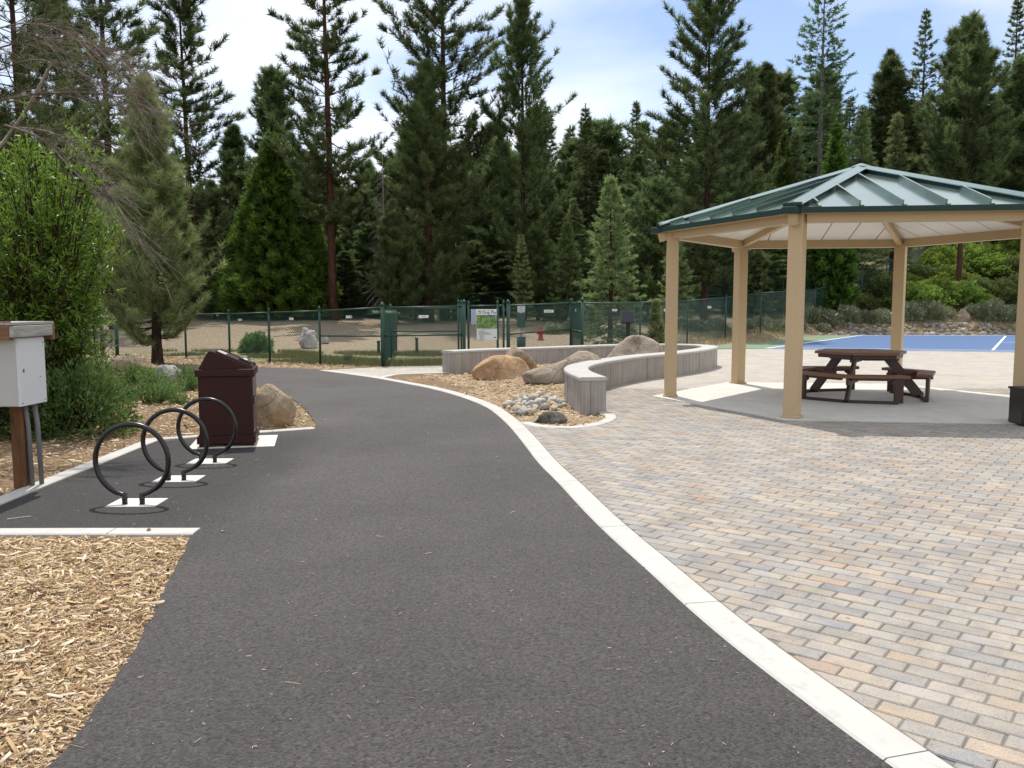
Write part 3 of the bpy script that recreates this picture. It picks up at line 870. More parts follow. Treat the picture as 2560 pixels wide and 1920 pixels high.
# ================================================================== PAVILION
def pol(r, a, z=0.0): return Vector((slab_c[0] + r * math.cos(a), slab_c[1] + r * math.sin(a), z))
pv = thing("pavilion", "hexagonal picnic pavilion with tan posts and green standing seam metal roof", "pavilion", (slab_c[0], slab_c[1], 0.012))
PR, EZ, AZ = 2.90, 2.745, 3.60           # post radius, eave height, apex
ER = PR + 0.25
rise = (AZ - EZ) / ER
def roof_z(r): return AZ - rise * r
for a in HEX:
    p = pol(PR, a)
    po_ = MB().box((p.x, p.y, 1.38), (0.19, 0.19, 2.74), a).build("post", M['tan'], pv, bevel=0.012)
    MB().box((p.x, p.y, 0.028), (0.235, 0.235, 0.03), a).build("base_cover", M['tan'], po_, bevel=0.006)
    for sx_ in (-1, 1):
        for sy_ in (-1, 1):
            c_, s_ = math.cos(a), math.sin(a); bx_, by_ = sx_ * 0.06, sy_ * 0.06
            bq = Vector((p.x + c_ * bx_ - s_ * by_, p.y + s_ * bx_ + c_ * by_, 2.45))
    MB().box((p.x + math.cos(a) * -0.097, p.y + math.sin(a) * -0.097, 0.16), (0.006, 0.13, 0.20), a).build("access_plate", M['tan'], po_, bevel=0.002)
    # hip rafter with a stub end past the post
    e0, e1 = pol(0.15, a, roof_z(0.15) - 0.15), pol(ER - 0.02, a, roof_z(ER) - 0.13)
    MB().bar(e0, e1, 0.10, 0.16).build("rafter", M['tan'], pv)
MB().lathe([(0.0, AZ - 0.42), (0.16, AZ - 0.42), (0.16, AZ - 0.08), (0.0, AZ - 0.08)], (slab_c[0], slab_c[1], 0), 6).build("compression_ring", M['tan'], pv)
for k in range(6):
    a, b = HEX[k], HEX[(k + 1) % 6]
    p, q = pol(PR, a, 2.665), pol(PR, b, 2.665)
    d = (q - p).normalized()
    MB().bar(p + d * 0.098, q - d * 0.098, 0.14, 0.16).build("beam", M['tan'], pv, bevel=0.006)
    # roof panel between the hips: recessed metal pan
    A, B, C = pol(ER, a, EZ + 0.02), pol(ER, b, EZ + 0.02), pol(0.02, a, AZ + 0.02)
    mid = (A + B) / 2; inw = (Vector((slab_c[0], slab_c[1], 0)) - Vector((mid.x, mid.y, 0))).normalized()
    n = (B - A).cross(C - A).normalized()
    if n.z < 0: n = -n
    th = n * 0.02
    MB().add([A, B, C, A - th, B - th, C - th], [(0, 1, 2), (5, 4, 3), (0, 3, 4, 1), (1, 4, 5, 2), (2, 5, 3, 0)]).build("roof_panel", M['roof'], pv); rp_ = col.objects[-1]
    # white ribbed soffit below it
    dn = n * 0.085
    sA, sB, sC = pol(PR + 0.02, a, roof_z(PR + 0.02)) - dn, pol(PR + 0.02, b, roof_z(PR + 0.02)) - dn, pol(0.03, a, AZ) - dn
    sd = (sB - sA).normalized(); sL = (sB - sA).length; up = (sC - (sA + sB) / 2)
    nb = 6
    for i in range(nb):
        def at_(t): # width position -> height reached
            return min(t, 1 - t) * 2
        t0, t1 = i / nb + 0.003, (i + 1) / nb - 0.003
        pts = [sA + sd * sL * t0, sA + sd * sL * t1]
        top = [sA + sd * sL * t1 + up * at_(t1), sA + sd * sL * t0 + up * at_(t0)]
        if i == nb // 2 - 1 or i == nb // 2: pass
        poly = pts + top
        MB().add(poly + [v - n * 0.012 for v in poly], [(0, 1, 2, 3), (7, 6, 5, 4), (0, 4, 5, 1), (1, 5, 6, 2), (2, 6, 7, 3), (3, 7, 4, 0)]).build("soffit_panel", M['ceiling'], pv)
    # standing seams, square to the eave
    ed = (B - A).normalized(); eL = (B - A).length; upv = C - mid
    nr = 6
    for i in range(nr):
        t = (i + 0.5) / nr + 0.02
        reach = min(t, 1 - t) * 2 - 0.10
        if reach < 0.03: continue
        s = A + ed * eL * t + n * 0.034 + upv * 0.015
        e = s + upv * (reach - 0.015)
        MB().bar(s, e, 0.022, 0.075, up=n).build("standing_seam", M['roof'], rp_)
        MB().bar(s + ed * 0.03 - n * 0.028, e + ed * 0.03 - n * 0.028, 0.05, 0.012, up=n).build("seam_foot", M['roof'], rp_)
    # eave trim
    f0, f1 = pol(ER + 0.012, a, EZ - 0.015), pol(ER + 0.012, b, EZ - 0.015)
    fd = (f1 - f0).normalized()
    MB().bar(f0 - fd * 0.0, f1 + fd * 0.0, 0.02, 0.075).build("eave_trim", M['fascia'], pv)
    MB().bar(f0 + inw * 0.1 + Vector((0, 0, -0.03)), f1 + inw * 0.1 + Vector((0, 0, -0.03)), 0.16, 0.012).build("eave_soffit", M['tan'], pv)
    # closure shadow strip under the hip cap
for a in HEX:
    tp, bt = pol(0.0, a, AZ + 0.125), pol(ER - 0.02, a, EZ + 0.105)
    dirv = (bt - tp).normalized(); sidev = Vector((-math.sin(a), math.cos(a), 0)); nv = sidev.cross(dirv)
    if nv.z < 0: nv = -nv
    w = 0.135; dr = 0.045
    pts = []
    for e_ in (tp, bt):
        pts += [e_ + sidev * w - Vector((0, 0, dr)), e_, e_ - sidev * w - Vector((0, 0, dr)), e_ - sidev * w - Vector((0, 0, dr + 0.012)), e_ - Vector((0, 0, 0.012)), e_ + sidev * w - Vector((0, 0, dr + 0.012))]
    fs_ = [(i, (i + 1) % 6, 6 + (i + 1) % 6, 6 + i) for i in range(6)] + [(0, 1, 4, 5), (1, 2, 3, 4), (6, 11, 10, 7), (7, 10, 9, 8)]
    hc_ = MB().add(pts, fs_).build("hip_cap", M['roof'], pv)
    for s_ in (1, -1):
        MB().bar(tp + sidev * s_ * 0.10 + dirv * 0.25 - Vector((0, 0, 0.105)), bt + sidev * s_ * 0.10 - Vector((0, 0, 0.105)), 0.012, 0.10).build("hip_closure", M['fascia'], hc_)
    cpt = pol(ER + 0.03, a, EZ - 0.02)
    MB().box(cpt, (0.16, 0.20, 0.085), a).build("corner_cap", M['fascia'], pv, bevel=0.01)
    MB().box(pol(ER - 0.04, a, EZ + 0.06), (0.10, 0.24, 0.05), a).build("hip_end", M['fascia'], pv, bevel=0.008)
MB().lathe([(0.0, AZ + 0.07), (0.16, AZ + 0.075), (0.16, AZ + 0.085), (0.02, AZ + 0.137), (0.0, AZ + 0.138)], (slab_c[0], slab_c[1], 0), 6).build("apex_cap", M['roof'], pv)

# ================================================================== PICNIC TABLE
TC = (5.69, 13.70)
tb = thing("picnic_table", "brown six-sided picnic table with attached benches under the pavilion", "table", (TC[0], TC[1], 0.012))
def tp_(r, a, z): return Vector((TC[0] + r * math.cos(a), TC[1] + r * math.sin(a), z))
TA = [R(237), R(357), R(117)]
TH = 0.775
# tabletop of six wedge boards
for k in range(6):
    a, b = TA[0] + k * R(60), TA[0] + (k + 1) * R(60)
    g = 0.004
    pts = [tp_(0.02, (a + b) / 2, 0), tp_(0.735, a + g, 0), tp_(0.735, b - g, 0)]
    MB().prism([(p.x, p.y) for p in pts], TH - 0.045, TH).build("top_board", M['tabletop'], tb, bevel=0.004)
    e0, e1 = tp_(0.66, a, TH - 0.075), tp_(0.66, b, TH - 0.075)
    MB().bar(e0, e1, 0.04, 0.058).build("apron", M['tabledark'], tb)
for k, a in enumerate(TA):
    rad = Vector((math.cos(a), math.sin(a), 0)); tan_ = Vector((-math.sin(a), math.cos(a), 0))
    # slanting leg
    MB().bar(tp_(0.40, a, TH - 0.06), tp_(0.98, a, 0.02), 0.045, 0.15, up=rad).build("leg", M['tabledark'], tb, bevel=0.004)
    MB().bar(tp_(0.05, a, TH - 0.12), tp_(0.60, a, TH - 0.12), 0.09, 0.085).build("top_brace", M['tabledark'], tb)
    MB().bar(tp_(0.45, a, 0.36) + tan_ * 0.045, tp_(1.19, a, 0.36) + tan_ * 0.045, 0.04, 0.11).build("seat_arm", M['tabledark'], tb)
    # two-part bench
    for s in (1, -1):
        i0, i1 = tp_(0.93, a, 0), tp_(0.93, a + s * R(49), 0) ; o0, o1 = tp_(1.21, a, 0), tp_(1.17, a + s * R(48), 0)
        sv = tan_ * s * 0.003
        MB().prism([(p.x, p.y) for p in (i0 + sv, o0 + sv, o1, i1)], 0.405, 0.45).build("seat_board", M['tabletop'], tb, bevel=0.004)
        # end support: upright board and the ground rail back to the leg
        foot = tp_(1.06, a + s * R(42), 0)
        dirn = (tp_(1.06, a + s * R(42), 0) - tp_(1.06, a + s * R(20), 0)).normalized()
        MB().bar(foot + Vector((0, 0, 0.03)), foot + Vector((0, 0, 0.405)), 0.05, 0.15 if False else 0.13, up=dirn).build("leg", M['tabledark'], tb, bevel=0.004); lg_ = col.objects[-1]
        MB().bar(foot + Vector((0, 0, 0.375)) - dirn * 0.10, foot + Vector((0, 0, 0.30)) + dirn * 0.02, 0.045, 0.07).build("gusset", M['tabledark'], lg_)
        mid_ = tp_(0.98, a, 0)
        MB().bar(mid_ + tan_ * s * 0.024 + Vector((0, 0, 0.035)), foot + Vector((0, 0, 0.035)), 0.05, 0.045).build("ground_rail", M['tabledark'], tb)
        MB().bar(tp_(1.05, a, 0.385) + tan_ * s * 0.07, tp_(1.05, a + s * R(44), 0.385), 0.07, 0.036).build("seat_rail", M['tabledark'], tb)
    for hgt, r_ in ((TH - 0.12, 0.38), (TH - 0.12, 0.48), (0.36, 0.74)):
        c_ = tp_(r_, a, hgt) - tan_ * 0.048
        MB().tube([c_, c_ - tan_ * 0.006], 0.011, 8).build("bolt", M['steel'], tb)
MB().lathe([(0.0, TH + 0.001), (0.03, TH + 0.001), (0.03, TH + 0.004), (0.0, TH + 0.004)], (TC[0], TC[1], 0), 12).build("umbrella_hole_cap", M['tabledark'], tb)

# black receptacle by the nearest right post
bx = thing("black_receptacle", "small black box receptacle standing beside the rightmost pavilion post", "receptacle", (6.55, 10.62, 0.0))
MB().box((6.61, 10.55, 0.235), (0.46, 0.36, 0.44), R(-6)).build("body", M['black'], bx, bevel=0.012)
MB().box((6.61, 10.55, 0.46), (0.49, 0.39, 0.03), R(-6)).build("rim", M['blackmat'], bx, bevel=0.008)
MB().box((6.60, 10.362, 0.27), (0.34, 0.012, 0.24), R(-6)).build("front_panel", M['black'], bx, bevel=0.004)

# ================================================================== BIKE RACKS
def make_rack(label, loc):
    t = thing("bike_rack", label, "bike rack", loc, 0.0, "black hoop bike racks in the asphalt bay")
    rad, tube = 0.275, 0.0195
    zc = 0.335; ga = math.asin(0.062 / rad)
    pts = [(rad * math.sin(ga + (2 * math.pi - 2 * ga) * i / 72), 0, zc - rad * math.cos(ga + (2 * math.pi - 2 * ga) * i / 72)) for i in range(73)]
    MB().tube(pts, tube, 14).build("hoop", M['black'], t, True, local=True)
    for s in (1, -1):
        x = s * 0.066
        MB().tube([(x, 0, -0.002), (x, 0, zc - rad * math.cos(ga) + 0.012)], 0.0205, 14).build("foot", M['black'], t, True, local=True)
    return t
for (x, y), lb in zip(RACKS, ("nearest black hoop bike rack, closest to the front bay kerb", "middle black hoop bike rack of the row of three", "farthest black hoop bike rack, in front of the maroon bin")):
    make_rack(lb, (x, y, 0.004))

# ================================================================== BEAR-PROOF BIN
bn_ = thing("trash_bin", "maroon bear-proof trash bin with a wedge-shaped chute top", "trash bin", (BIN[0], BIN[1], 0.004), BIN_R)
W2, D2 = 0.268, 0.27
def bb(name, c, s, m=M['maroon'], bev=0.006): return MB().box(c, s).build(name, m, bn_, bevel=bev, local=True)
bb("base_skirt", (0, 0, 0.075), (0.60, 0.60, 0.08))
for sx_ in (-1, 1):
    for sy_ in (-1, 1): bb("foot", (sx_ * 0.24, sy_ * 0.24, 0.02), (0.08, 0.08, 0.04), bev=0.003)
bb("body", (0, 0, 0.435), (0.545, 0.545, 0.64))
bb("rim", (0, 0, 0.79), (0.60, 0.60, 0.075))
# chute hood: steep back, long sloping front to the right
prof = [(-0.27, 0.826), (-0.165, 1.015), (-0.13, 1.022), (0.285, 0.83)]
hv = [(x, y, z) for y in (-0.265, 0.265) for x, z in prof]
MB().add(hv, [(0, 1, 2, 3)[::-1], (4, 5, 6, 7), (0, 1, 5, 4), (1, 2, 6, 5), (2, 3, 7, 6), (3, 0, 4, 7)][::1]).build("hood", M['maroon'], bn_, bevel=0.004, local=True)
sl_d = Vector((0.415, 0, -0.192)).normalized(); sl_n = Vector((0.192, 0, 0.415)).normalized()
c0 = Vector((-0.12, 0, 1.0195))
def on_slope(t, y, h): p = c0 + sl_d * t + sl_n * h; return Vector((p.x, y, p.z))
for y in (-0.235, 0.235):
    MB().bar(on_slope(0.03, y, 0.008), on_slope(0.44, y, 0.008), 0.03, 0.02, up=sl_n).build("chute_edge", M['maroon'], bn_, local=True)
MB().bar(on_slope(0.06, 0, 0.006), on_slope(0.42, 0, 0.006), 0.43, 0.008, up=sl_n).build("chute_door", M['maroon'], bn_, local=True)
MB().bar(on_slope(0.04, -0.05, 0.013), on_slope(0.13, -0.05, 0.013), 0.24, 0.005, up=sl_n).build("label_plate", M['steel'], bn_, local=True)
MB().bar(on_slope(0.27, -0.02, 0.022), on_slope(0.40, -0.02, 0.022), 0.17, 0.03, up=sl_n).build("handle_guard", M['blackmat'], bn_, local=True)
MB().bar(on_slope(0.31, -0.02, 0.040), on_slope(0.35, -0.02, 0.040), 0.10, 0.006, up=sl_n).build("handle_plate", M['signwhite'], bn_, local=True)
dr_ = MB().box((0.2765, 0, 0.43), (0.010, 0.50, 0.60)).build("door", simple("maroon_lit_side", (0.075, 0.034, 0.032), 0.32, 0.2, 8.0, 0.03), bn_, bevel=0.003, local=True)  # side light on this face painted in as a paler maroon
MB().box((0.286, -0.17, 0.485), (0.014, 0.075, 0.085)).build("latch_box", M['blackmat'], dr_, local=True)
MB().box((0.2945, -0.17, 0.482), (0.006, 0.055, 0.055)).build("latch_plate", M['steel'], dr_, local=True)
MB().tube([(0.296, -0.17, 0.482), (0.2995, -0.17, 0.482)], 0.008, 10).build("key_hole", M['blackmat'], dr_, local=True)
MB().box((0.283, -0.17, 0.405), (0.003, 0.05, 0.008)).add([], []).build("arrow_bar", M['ink'], dr_, local=True)
MB().box((0.283, -0.175, 0.388), (0.003, 0.008, 0.028)).build("arrow_stem", M['ink'], dr_, local=True)

# ================================================================== ROOFED CABINET
cb_ = thing("utility_cabinet", "white utility cabinet with a small timber roof on wooden posts", "cabinet", (-4.2, 6.85, -0.02))
x1, y0, y1, zb, zt = -3.915, 6.64, 7.02, 0.70, 1.25
MB().box((-4.30, 6.83, (zb + zt) / 2), (0.77, 0.378, zt - zb)).build("box", M['cabinet'], cb_, bevel=0.006)
MB().box((-4.305, y0 + 0.0, (zb + zt) / 2 - 0.005), (0.755, 0.016, zt - zb - 0.02)).build("front_door", M['cabinet_front_shaded'], cb_, bevel=0.004)
MB().box((x1 + 0.004, 6.83, (zb + zt) / 2 - 0.003), (0.010, 0.372, zt - zb - 0.008)).build("side_sheet", M['cabinet'], cb_, bevel=0.002)
for yy, zz in ((6.665, 0.725), (6.99, 0.725), (6.99, 1.20), (6.93, 0.92), (6.69, 0.98)):
    MB().tube([(x1 + 0.008, yy, zz), (x1 + 0.012, yy, zz)], 0.006, 8).build("screw", M['conduit'], cb_)
MB().box((x1 + 0.009, 6.70, 0.985), (0.006, 0.012, 0.03)).build("latch", M['blackmat'], cb_)
MB().bar((-4.75, 6.555, 1.305), (-3.909, 6.555, 1.31), 0.04, 0.145).build("front_fascia", M['wood_new'], cb_, bevel=0.004)
MB().bar((-3.888, 6.537, 1.30), (-3.888, 7.085, 1.30), 0.04, 0.09).build("side_fascia", M['wood_grey'], cb_, bevel=0.004)
MB().bar((-4.75, 7.106, 1.285), (-3.87, 7.106, 1.285), 0.04, 0.13).build("back_fascia", M['wood_new'], cb_, bevel=0.004)
MB().box((-4.33, 6.83, 1.362), (0.90, 0.60, 0.02)).build("roof_sheet", M['wood_grey'], cb_)
MB().box((-4.22, 6.62, 0.32), (0.09, 0.09, 0.76)).build("post", M['wood_post'], cb_, bevel=0.004)
MB().box((-4.075, 6.88, 0.32), (0.09, 0.09, 0.76)).build("post", M['wood_post'], cb_, bevel=0.004)
for i_, (xx, yy) in enumerate(((-4.00, 6.90), (-3.955, 6.96))):
    MB().tube([(xx, yy, -0.03), (xx - 0.01, yy, 0.5), (xx - 0.02, yy - 0.02, 0.72)], 0.019, 12).build("conduit", M['conduit'], cb_, True)

# ================================================================== ROCKS
def rock(name, label, cat, c, size, m, seed, group=None, rz=0.0, rough=0.22, flat=0.3, tilt=0.0, sub=4, freq=1.3, planes=7):
    """boulder: a ball cut by random planes, roughened by noise"""
    import bmesh
    bm_ = bmesh.new(); bmesh.ops.create_icosphere(bm_, subdivisions=sub, radius=1.0)
    rg = random.Random(seed); pl = []
    for _ in range(planes):
        n_ = Vector((rg.uniform(-1, 1), rg.uniform(-1, 1), rg.uniform(-0.5, 1))).normalized(); pl.append((n_, rg.uniform(0.62, 0.9)))
    off = Vector((seed * 3.1, seed * 1.7, 0))
    for v in bm_.verts:
        p = v.co.copy()
        for n_, d_ in pl:
            e = p.dot(n_) - d_
            if e > 0: p -= n_ * e * 0.97
        k = 1 + rough * noise.noise(p * freq + off) + rough * 0.45 * noise.noise(p * freq * 2.7 + off) + rough * 0.2 * noise.noise(p * freq * 7 + off)
        p *= k
        if p.z < -flat: p.z = -flat - (p.z + flat) * -0.15
        v.co = p
    zs = [v.co.z for v in bm_.verts]; xs_ = [abs(v.co.x) for v in bm_.verts]; ys_ = [abs(v.co.y) for v in bm_.verts]
    zmin, zmax = min(zs), max(zs); mx_, my_ = max(xs_), max(ys_)
    Rm = Matrix.Rotation(tilt, 3, 'Y')
    for v in bm_.verts:
        v.co = Rm @ Vector((v.co.x / mx_ * size[0] / 2, v.co.y / my_ * size[1] / 2, (v.co.z - zmin) / (zmax - zmin) * size[2]))
    for f in bm_.faces: f.smooth = True
    me = bpy.data.meshes.new(name); bm_.to_mesh(me); bm_.free(); me.materials.append(m)
    o = link(bpy.data.objects.new(name, me)); o.location = c; o.rotation_euler = (0, 0, rz)
    ORG[o.name] = Vector(c)
    return tag(o, label, cat, group)
def on_bed(x, y, sink=0.06): return (x, y, bed_z(x, y) - sink)
rock("boulder", "rounded orange boulder nearest the path in the planter bed", "boulder", on_bed(-0.22, 17.0, 0.05), (1.22, 0.9, 0.50), M['rock_orange'], 4, rough=0.10, planes=3, flat=0.15)
rock("boulder", "jagged tan and grey boulder just behind the rounded orange one", "boulder", on_bed(0.10, 18.15, 0.06), (0.98, 0.8, 0.66), M['rock_tan'], 9, rough=0.20, planes=8, flat=0.25, rz=0.3)
LB = rock("boulder", "long smooth brown boulder sloping up behind the seat wall's front end", "boulder", on_bed(1.02, 15.75, 0.05), (1.75, 0.85, 0.62), M['rock_brown'], 12, rough=0.10, planes=3, flat=0.1, rz=0.12)
for v in LB.data.vertices:            # low at the left end, high at the right
    v.co.z *= 0.62 + 0.50 * smooth(-0.5, 0.55, v.co.x)
rock("boulder", "largest grey-brown boulder with a ridged top at the back of the bed", "boulder", on_bed(2.78, 18.75, 0.05), (1.5, 1.0, 0.80), M['rock_brown'], 21, rough=0.15, planes=5, flat=0.2, rz=-0.15)
rock("boulder", "low dark mossy stone lying in the front tip of the planter bed", "boulder", (0.50, 10.98, -0.05), (0.46, 0.30, 0.17), M['rock_dark'], 31, rough=0.2, planes=4, flat=0.2)
rock("boulder", "square-sided tan boulder standing just behind the maroon bin", "boulder", (-3.08, 10.62, -0.06), (0.66, 0.60, 0.58), M['rock_tan'], 45, rough=0.12, planes=9, flat=0.55, rz=0.25)
rock("boulder", "long flat tan rock lying at the left of the young pine's trunk", "boulder", (*G(318, 935), -0.03), (1.45, 0.8, 0.42), M['rock_tan'], 52, rough=0.15, planes=5, rz=0.1)
rock("boulder", "dark reddish rock at the right of the young pine's trunk", "boulder", (*G(424, 952), -0.03), (0.62, 0.5, 0.36), M['rock_grey'], 53, rough=0.22, planes=6)
rock("boulder", "small pale grey rock among the weeds under the willow", "boulder", (*G(232, 945), -0.02), (0.30, 0.25, 0.17), M['rock_grey'], 54)
_p = at_depth(772, 856, 30); rock("boulder", "pale craggy boulder inside the dog park behind the fence", "boulder", (_p.x, 30, terrain(_p.x, 30) - 0.05), (0.72, 0.6, 0.80), M['rock_white'], 60, rough=0.3, planes=8)
_p = at_depth(812, 815, 31.5); rock("boulder", "small white rock right of the pale craggy boulder in the dog park", "boulder", (_p.x, 31.5, terrain(_p.x, 31.5)), (0.35, 0.3, 0.3), M['rock_white'], 61)
_p = at_depth(1708, 856, 29); rock("boulder", "small pale rock behind the far right bend of the seat wall", "boulder", (_p.x, 26, terrain(_p.x, 26)), (0.5, 0.4, 0.35), M['rock_white'], 62)
_p = at_depth(2325, 770, 48.5); rock("boulder", "pale rounded rock below the bright green hillside shrubs", "boulder", (_p.x, 49.5, terrain(_p.x, 49.5)), (1.1, 0.8, 0.8), M['rock_white'], 63)
_p = at_depth(2405, 795, 46.8); rock("boulder", "tan flat-topped rock on the slope above the court", "boulder", (_p.x, 46.8, terrain(_p.x, 46.8) - 0.1), (1.0, 0.8, 0.75), M['rock_tan'], 64, planes=9)
_p = at_depth(2447, 712, 53); rock("boulder", "dark grey rock on bare soil right of the hillside pine trunk", "boulder", (_p.x, 53.5, terrain(_p.x, 53.5) - 0.1), (1.1, 0.9, 0.7), M['rock_grey'], 65)

# river cobbles in the bed
rc = random.Random(5); spots = []
protos = {}
poly_c = [G(*p) for p in [(1252, 1012), (1285, 1000), (1330, 991), (1372, 990), (1408, 1000), (1411, 1014), (1390, 1022), (1350, 1024), (1318, 1036), (1290, 1034)]]
tries = 0
while len(spots) < 66 and tries < 6000:
    tries += 1
    px, py = rc.uniform(1250, 1412), rc.uniform(985, 1038)
    c = G(px, py)
    if not inside(c, poly_c): continue
    r_ = rc.uniform(0.04, 0.098)
    if any(math.hypot(c[0] - s[0], c[1] - s[1]) < (r_ + s[2]) * 0.86 for s in spots): continue
    spots.append((c[0], c[1], r_))
cm = [M['cobble_a'], M['cobble_b'], M['cobble_c'], M['cobble_b'], M['cobble_a'], M['cobble_b'], M['cobble_c']]
for i, (x, y, r_) in enumerate(spots):
    k = i % 7
    if k not in protos:
        o = rock("cobble", "rounded river cobble in the pile at the planter bed's path edge", "cobble", (0, 0, 0), (2, 1.6, 1.25), cm[k], 100 + k, "river cobbles in the planter bed", rough=0.14, planes=2, flat=0.6, sub=3)
        protos[k] = o
    else:
        o = protos[k].copy(); link(o); o.data = protos[k].data
    o.location = (x, y, -0.035 + 0.02 * rc.random()); o.scale = (r_, r_, r_); o.rotation_euler = (rc.uniform(-0.3, 0.3), rc.uniform(-0.3, 0.3), rc.uniform(0, 6.28))

# ================================================================== FENCES
def post_cap(mb, p, r): mb.lathe([(0, 0), (r * 1.25, 0), (r * 1.25, 0.02), (r * 0.95, 0.05), (r * 0.4, 0.075), (0, 0.078)], p, 10)
def chain_link(a, b, z0a, z1a, z0b, z1b, pitch=0.075, r=0.0028):
    """diamond mesh between two posts: two sets of slanted wires"""
    a, b = Vector((a[0], a[1], 0)), Vector((b[0], b[1], 0)); L = (b - a).length
    H = ((z1a - z0a) + (z1b - z0b)) / 2; S0 = []; S1 = []
    def P3(s, h):
        t = s / L; p = a + (b - a) * t; lo = z0a + (z0b - z0a) * t; hi = z1a + (z1b - z1a) * t
        return (p.x, p.y, lo + (hi - lo) * h / H)
    k = -H
    while k < L:
        for sg in (1, -1):
            s0, s1, h0, h1 = k, k + H, 0.0, H
            if s0 < 0: h0 = -s0; s0 = 0
            if s1 > L: h1 = H - (s1 - L); s1 = L
            if h1 - h0 > 0.02:
                if sg == 1: S0.append(P3(s0, h0)); S1.append(P3(s1, h1))
                else: S0.append(P3(s0, H - h0)); S1.append(P3(s1, H - h1))
        k += pitch
    return sticks(np.array(S0), np.array(S1), r, r)
def sticks(A, B, r0, r1):
    """three-sided rods, vectorised"""
    n = len(A); D = B - A; Ln = np.linalg.norm(D, axis=1, keepdims=True) + 1e-9; D = D / Ln
    ref = np.where(np.abs(D[:, 2:3]) < 0.9, np.array([[0, 0, 1.0]]), np.array([[1.0, 0, 0]]))
    U = np.cross(D, ref); U /= np.linalg.norm(U, axis=1, keepdims=True) + 1e-9; W = np.cross(D, U)
    r0 = np.broadcast_to(np.asarray(r0, float).reshape(-1, 1), (n, 1)); r1 = np.broadcast_to(np.asarray(r1, float).reshape(-1, 1), (n, 1))
    V = np.empty((n, 6, 3))
    for k in range(3):
        c, s = math.cos(2.0944 * k), math.sin(2.0944 * k)
        V[:, k] = A + (U * c + W * s) * r0; V[:, 3 + k] = B + (U * c + W * s) * r1
    base = np.array([[0, 1, 4], [0, 4, 3], [1, 2, 5], [1, 5, 4], [2, 0, 3], [2, 3, 5]])
    T = (np.arange(n)[:, None, None] * 6 + base[None]).reshape(-1, 3)
    return V.reshape(-1, 3), T
def fence(name, label, posts, mid=True, main_r=0.03, wire=True, pitch=0.075, caps=None, top=True, wr=0.0033, bottom=None):
    """posts: (x, y, base z, height)"""
    f = thing(name, label, "fence", (posts[0][0], posts[0][1], posts[0][2]))
    for i, (x, y, z, h) in enumerate(posts):
        r_ = main_r * (1.5 if caps and i in caps else 1.0)
        m = MB().tube([(x, y, z - 0.1), (x, y, z + h)], r_, 10).build("post", M['fgreen'], f, True)
        c = MB(); post_cap(c, (x, y, z + h - 0.005), r_); c.build("post_cap", M['fgreen'], m, True)
    for (xa, ya, za, ha), (xb, yb, zb_, hb) in zip(posts, posts[1:]):
        if top: MB().tube([(xa, ya, za + ha - 0.06), (xb, yb, zb_ + hb - 0.06)], 0.021, 8).build("top_rail", M['fgreen'], f, True)
        if mid: MB().tube([(xa, ya, za + ha * 0.5), (xb, yb, zb_ + hb * 0.5)], 0.02, 8).build("middle_rail", M['fgreen'], f, True)
        if wire:
            V, T = chain_link((xa, ya), (xb, yb), za + 0.03, za + ha - 0.06, zb_ + 0.03, zb_ + hb - 0.06, pitch, wr)
            o = tri_mesh("chain_link_mesh", V - np.array(ORG[f.name])[None], T, M['wire'], f); tag(o, kind="stuff")
    return f
def gp(px, d, h): 
    p = at_depth(px, 765, d); return (p.x, d, terrain(p.x, d) + 0.04, h)
fence("chain_link_fence", "green chain-link fence left of the dog park gate", [(-18.5, 30.6, 0.05, 1.32), (-15.6, 28.7, 0.0, 1.32), (-12.6, 26.75, -0.02, 1.32), gp(461, 24.8, 1.33), gp(571, 23.7, 1.35), gp(671, 22.8, 1.39), gp(798, 22.0, 1.44), gp(955, 21.04, 1.53)], mid=False, caps=[7])
MB().tube([gp(798, 22.0, 0)[:2] + (0.72,), gp(955, 21.04, 0)[:2] + (0.75,)], 0.02, 8).build("middle_rail", M['fgreen'], [o for o in bpy.data.objects if o.name == "chain_link_fence"][0], True)
fence("chain_link_fence", "fence run with a middle rail between the corner post and the dog park sign", [gp(957, 21.06, 1.53), gp(1159, 21.45, 1.56)], caps=[])
fence("chain_link_fence", "short fence return running back behind the left gate corner", [gp(958, 21.2, 1.5), gp(975, 25.2, 1.5), gp(990, 29, 1.4)], caps=[])
fence("chain_link_fence", "inner vestibule fence crossing behind the left gate panel", [gp(977, 25.2, 1.5), gp(1146, 25.6, 1.5)], caps=[])
fence("chain_link_fence", "narrow fence panel that carries the dog park sign", [gp(1171, 21.5, 1.57), gp(1244, 21.6, 1.58), gp(1259, 21.6, 1.58)], mid=False)
fence("chain_link_fence", "fence run with a middle rail right of the dog park sign", [gp(1271, 21.65, 1.58), gp(1427, 24.8, 1.66)], caps=[0])
fence("chain_link_fence", "short angled fence panel at the thick corner post", [gp(1429, 24.8, 1.66), gp(1456, 21.9, 1.66)], caps=[1])
fence("chain_link_fence", "green chain-link fence between the lectern sign and the court, climbing the slope", [gp(1457.5, 22.0, 1.64), gp(1601, 26.5, 1.68), gp(1719, 31.5, 1.72), gp(1815, 36, 1.8), gp(1902, 40, 1.95), gp(2038, 46, 1.85), gp(2097, 48, 1.85), gp(2153, 50, 1.85), gp(2213, 52, 1.9), gp(2270, 56, 1.9), gp(2330, 61, 1.9)], mid=False, pitch=0.085, wr=0.0036)
fence("chain_link_fence", "distant chain-link fence along the back of the dog park", [gp(880, 46, 1.3), gp(920, 46, 1.3), gp(1010, 46, 1.3), gp(1060, 46.2, 1.3), gp(1180, 46.4, 1.35), gp(1290, 46.6, 1.4), gp(1355, 46.8, 1.4), gp(1425, 47, 1.45)], mid=False, pitch=0.11, wr=0.005)
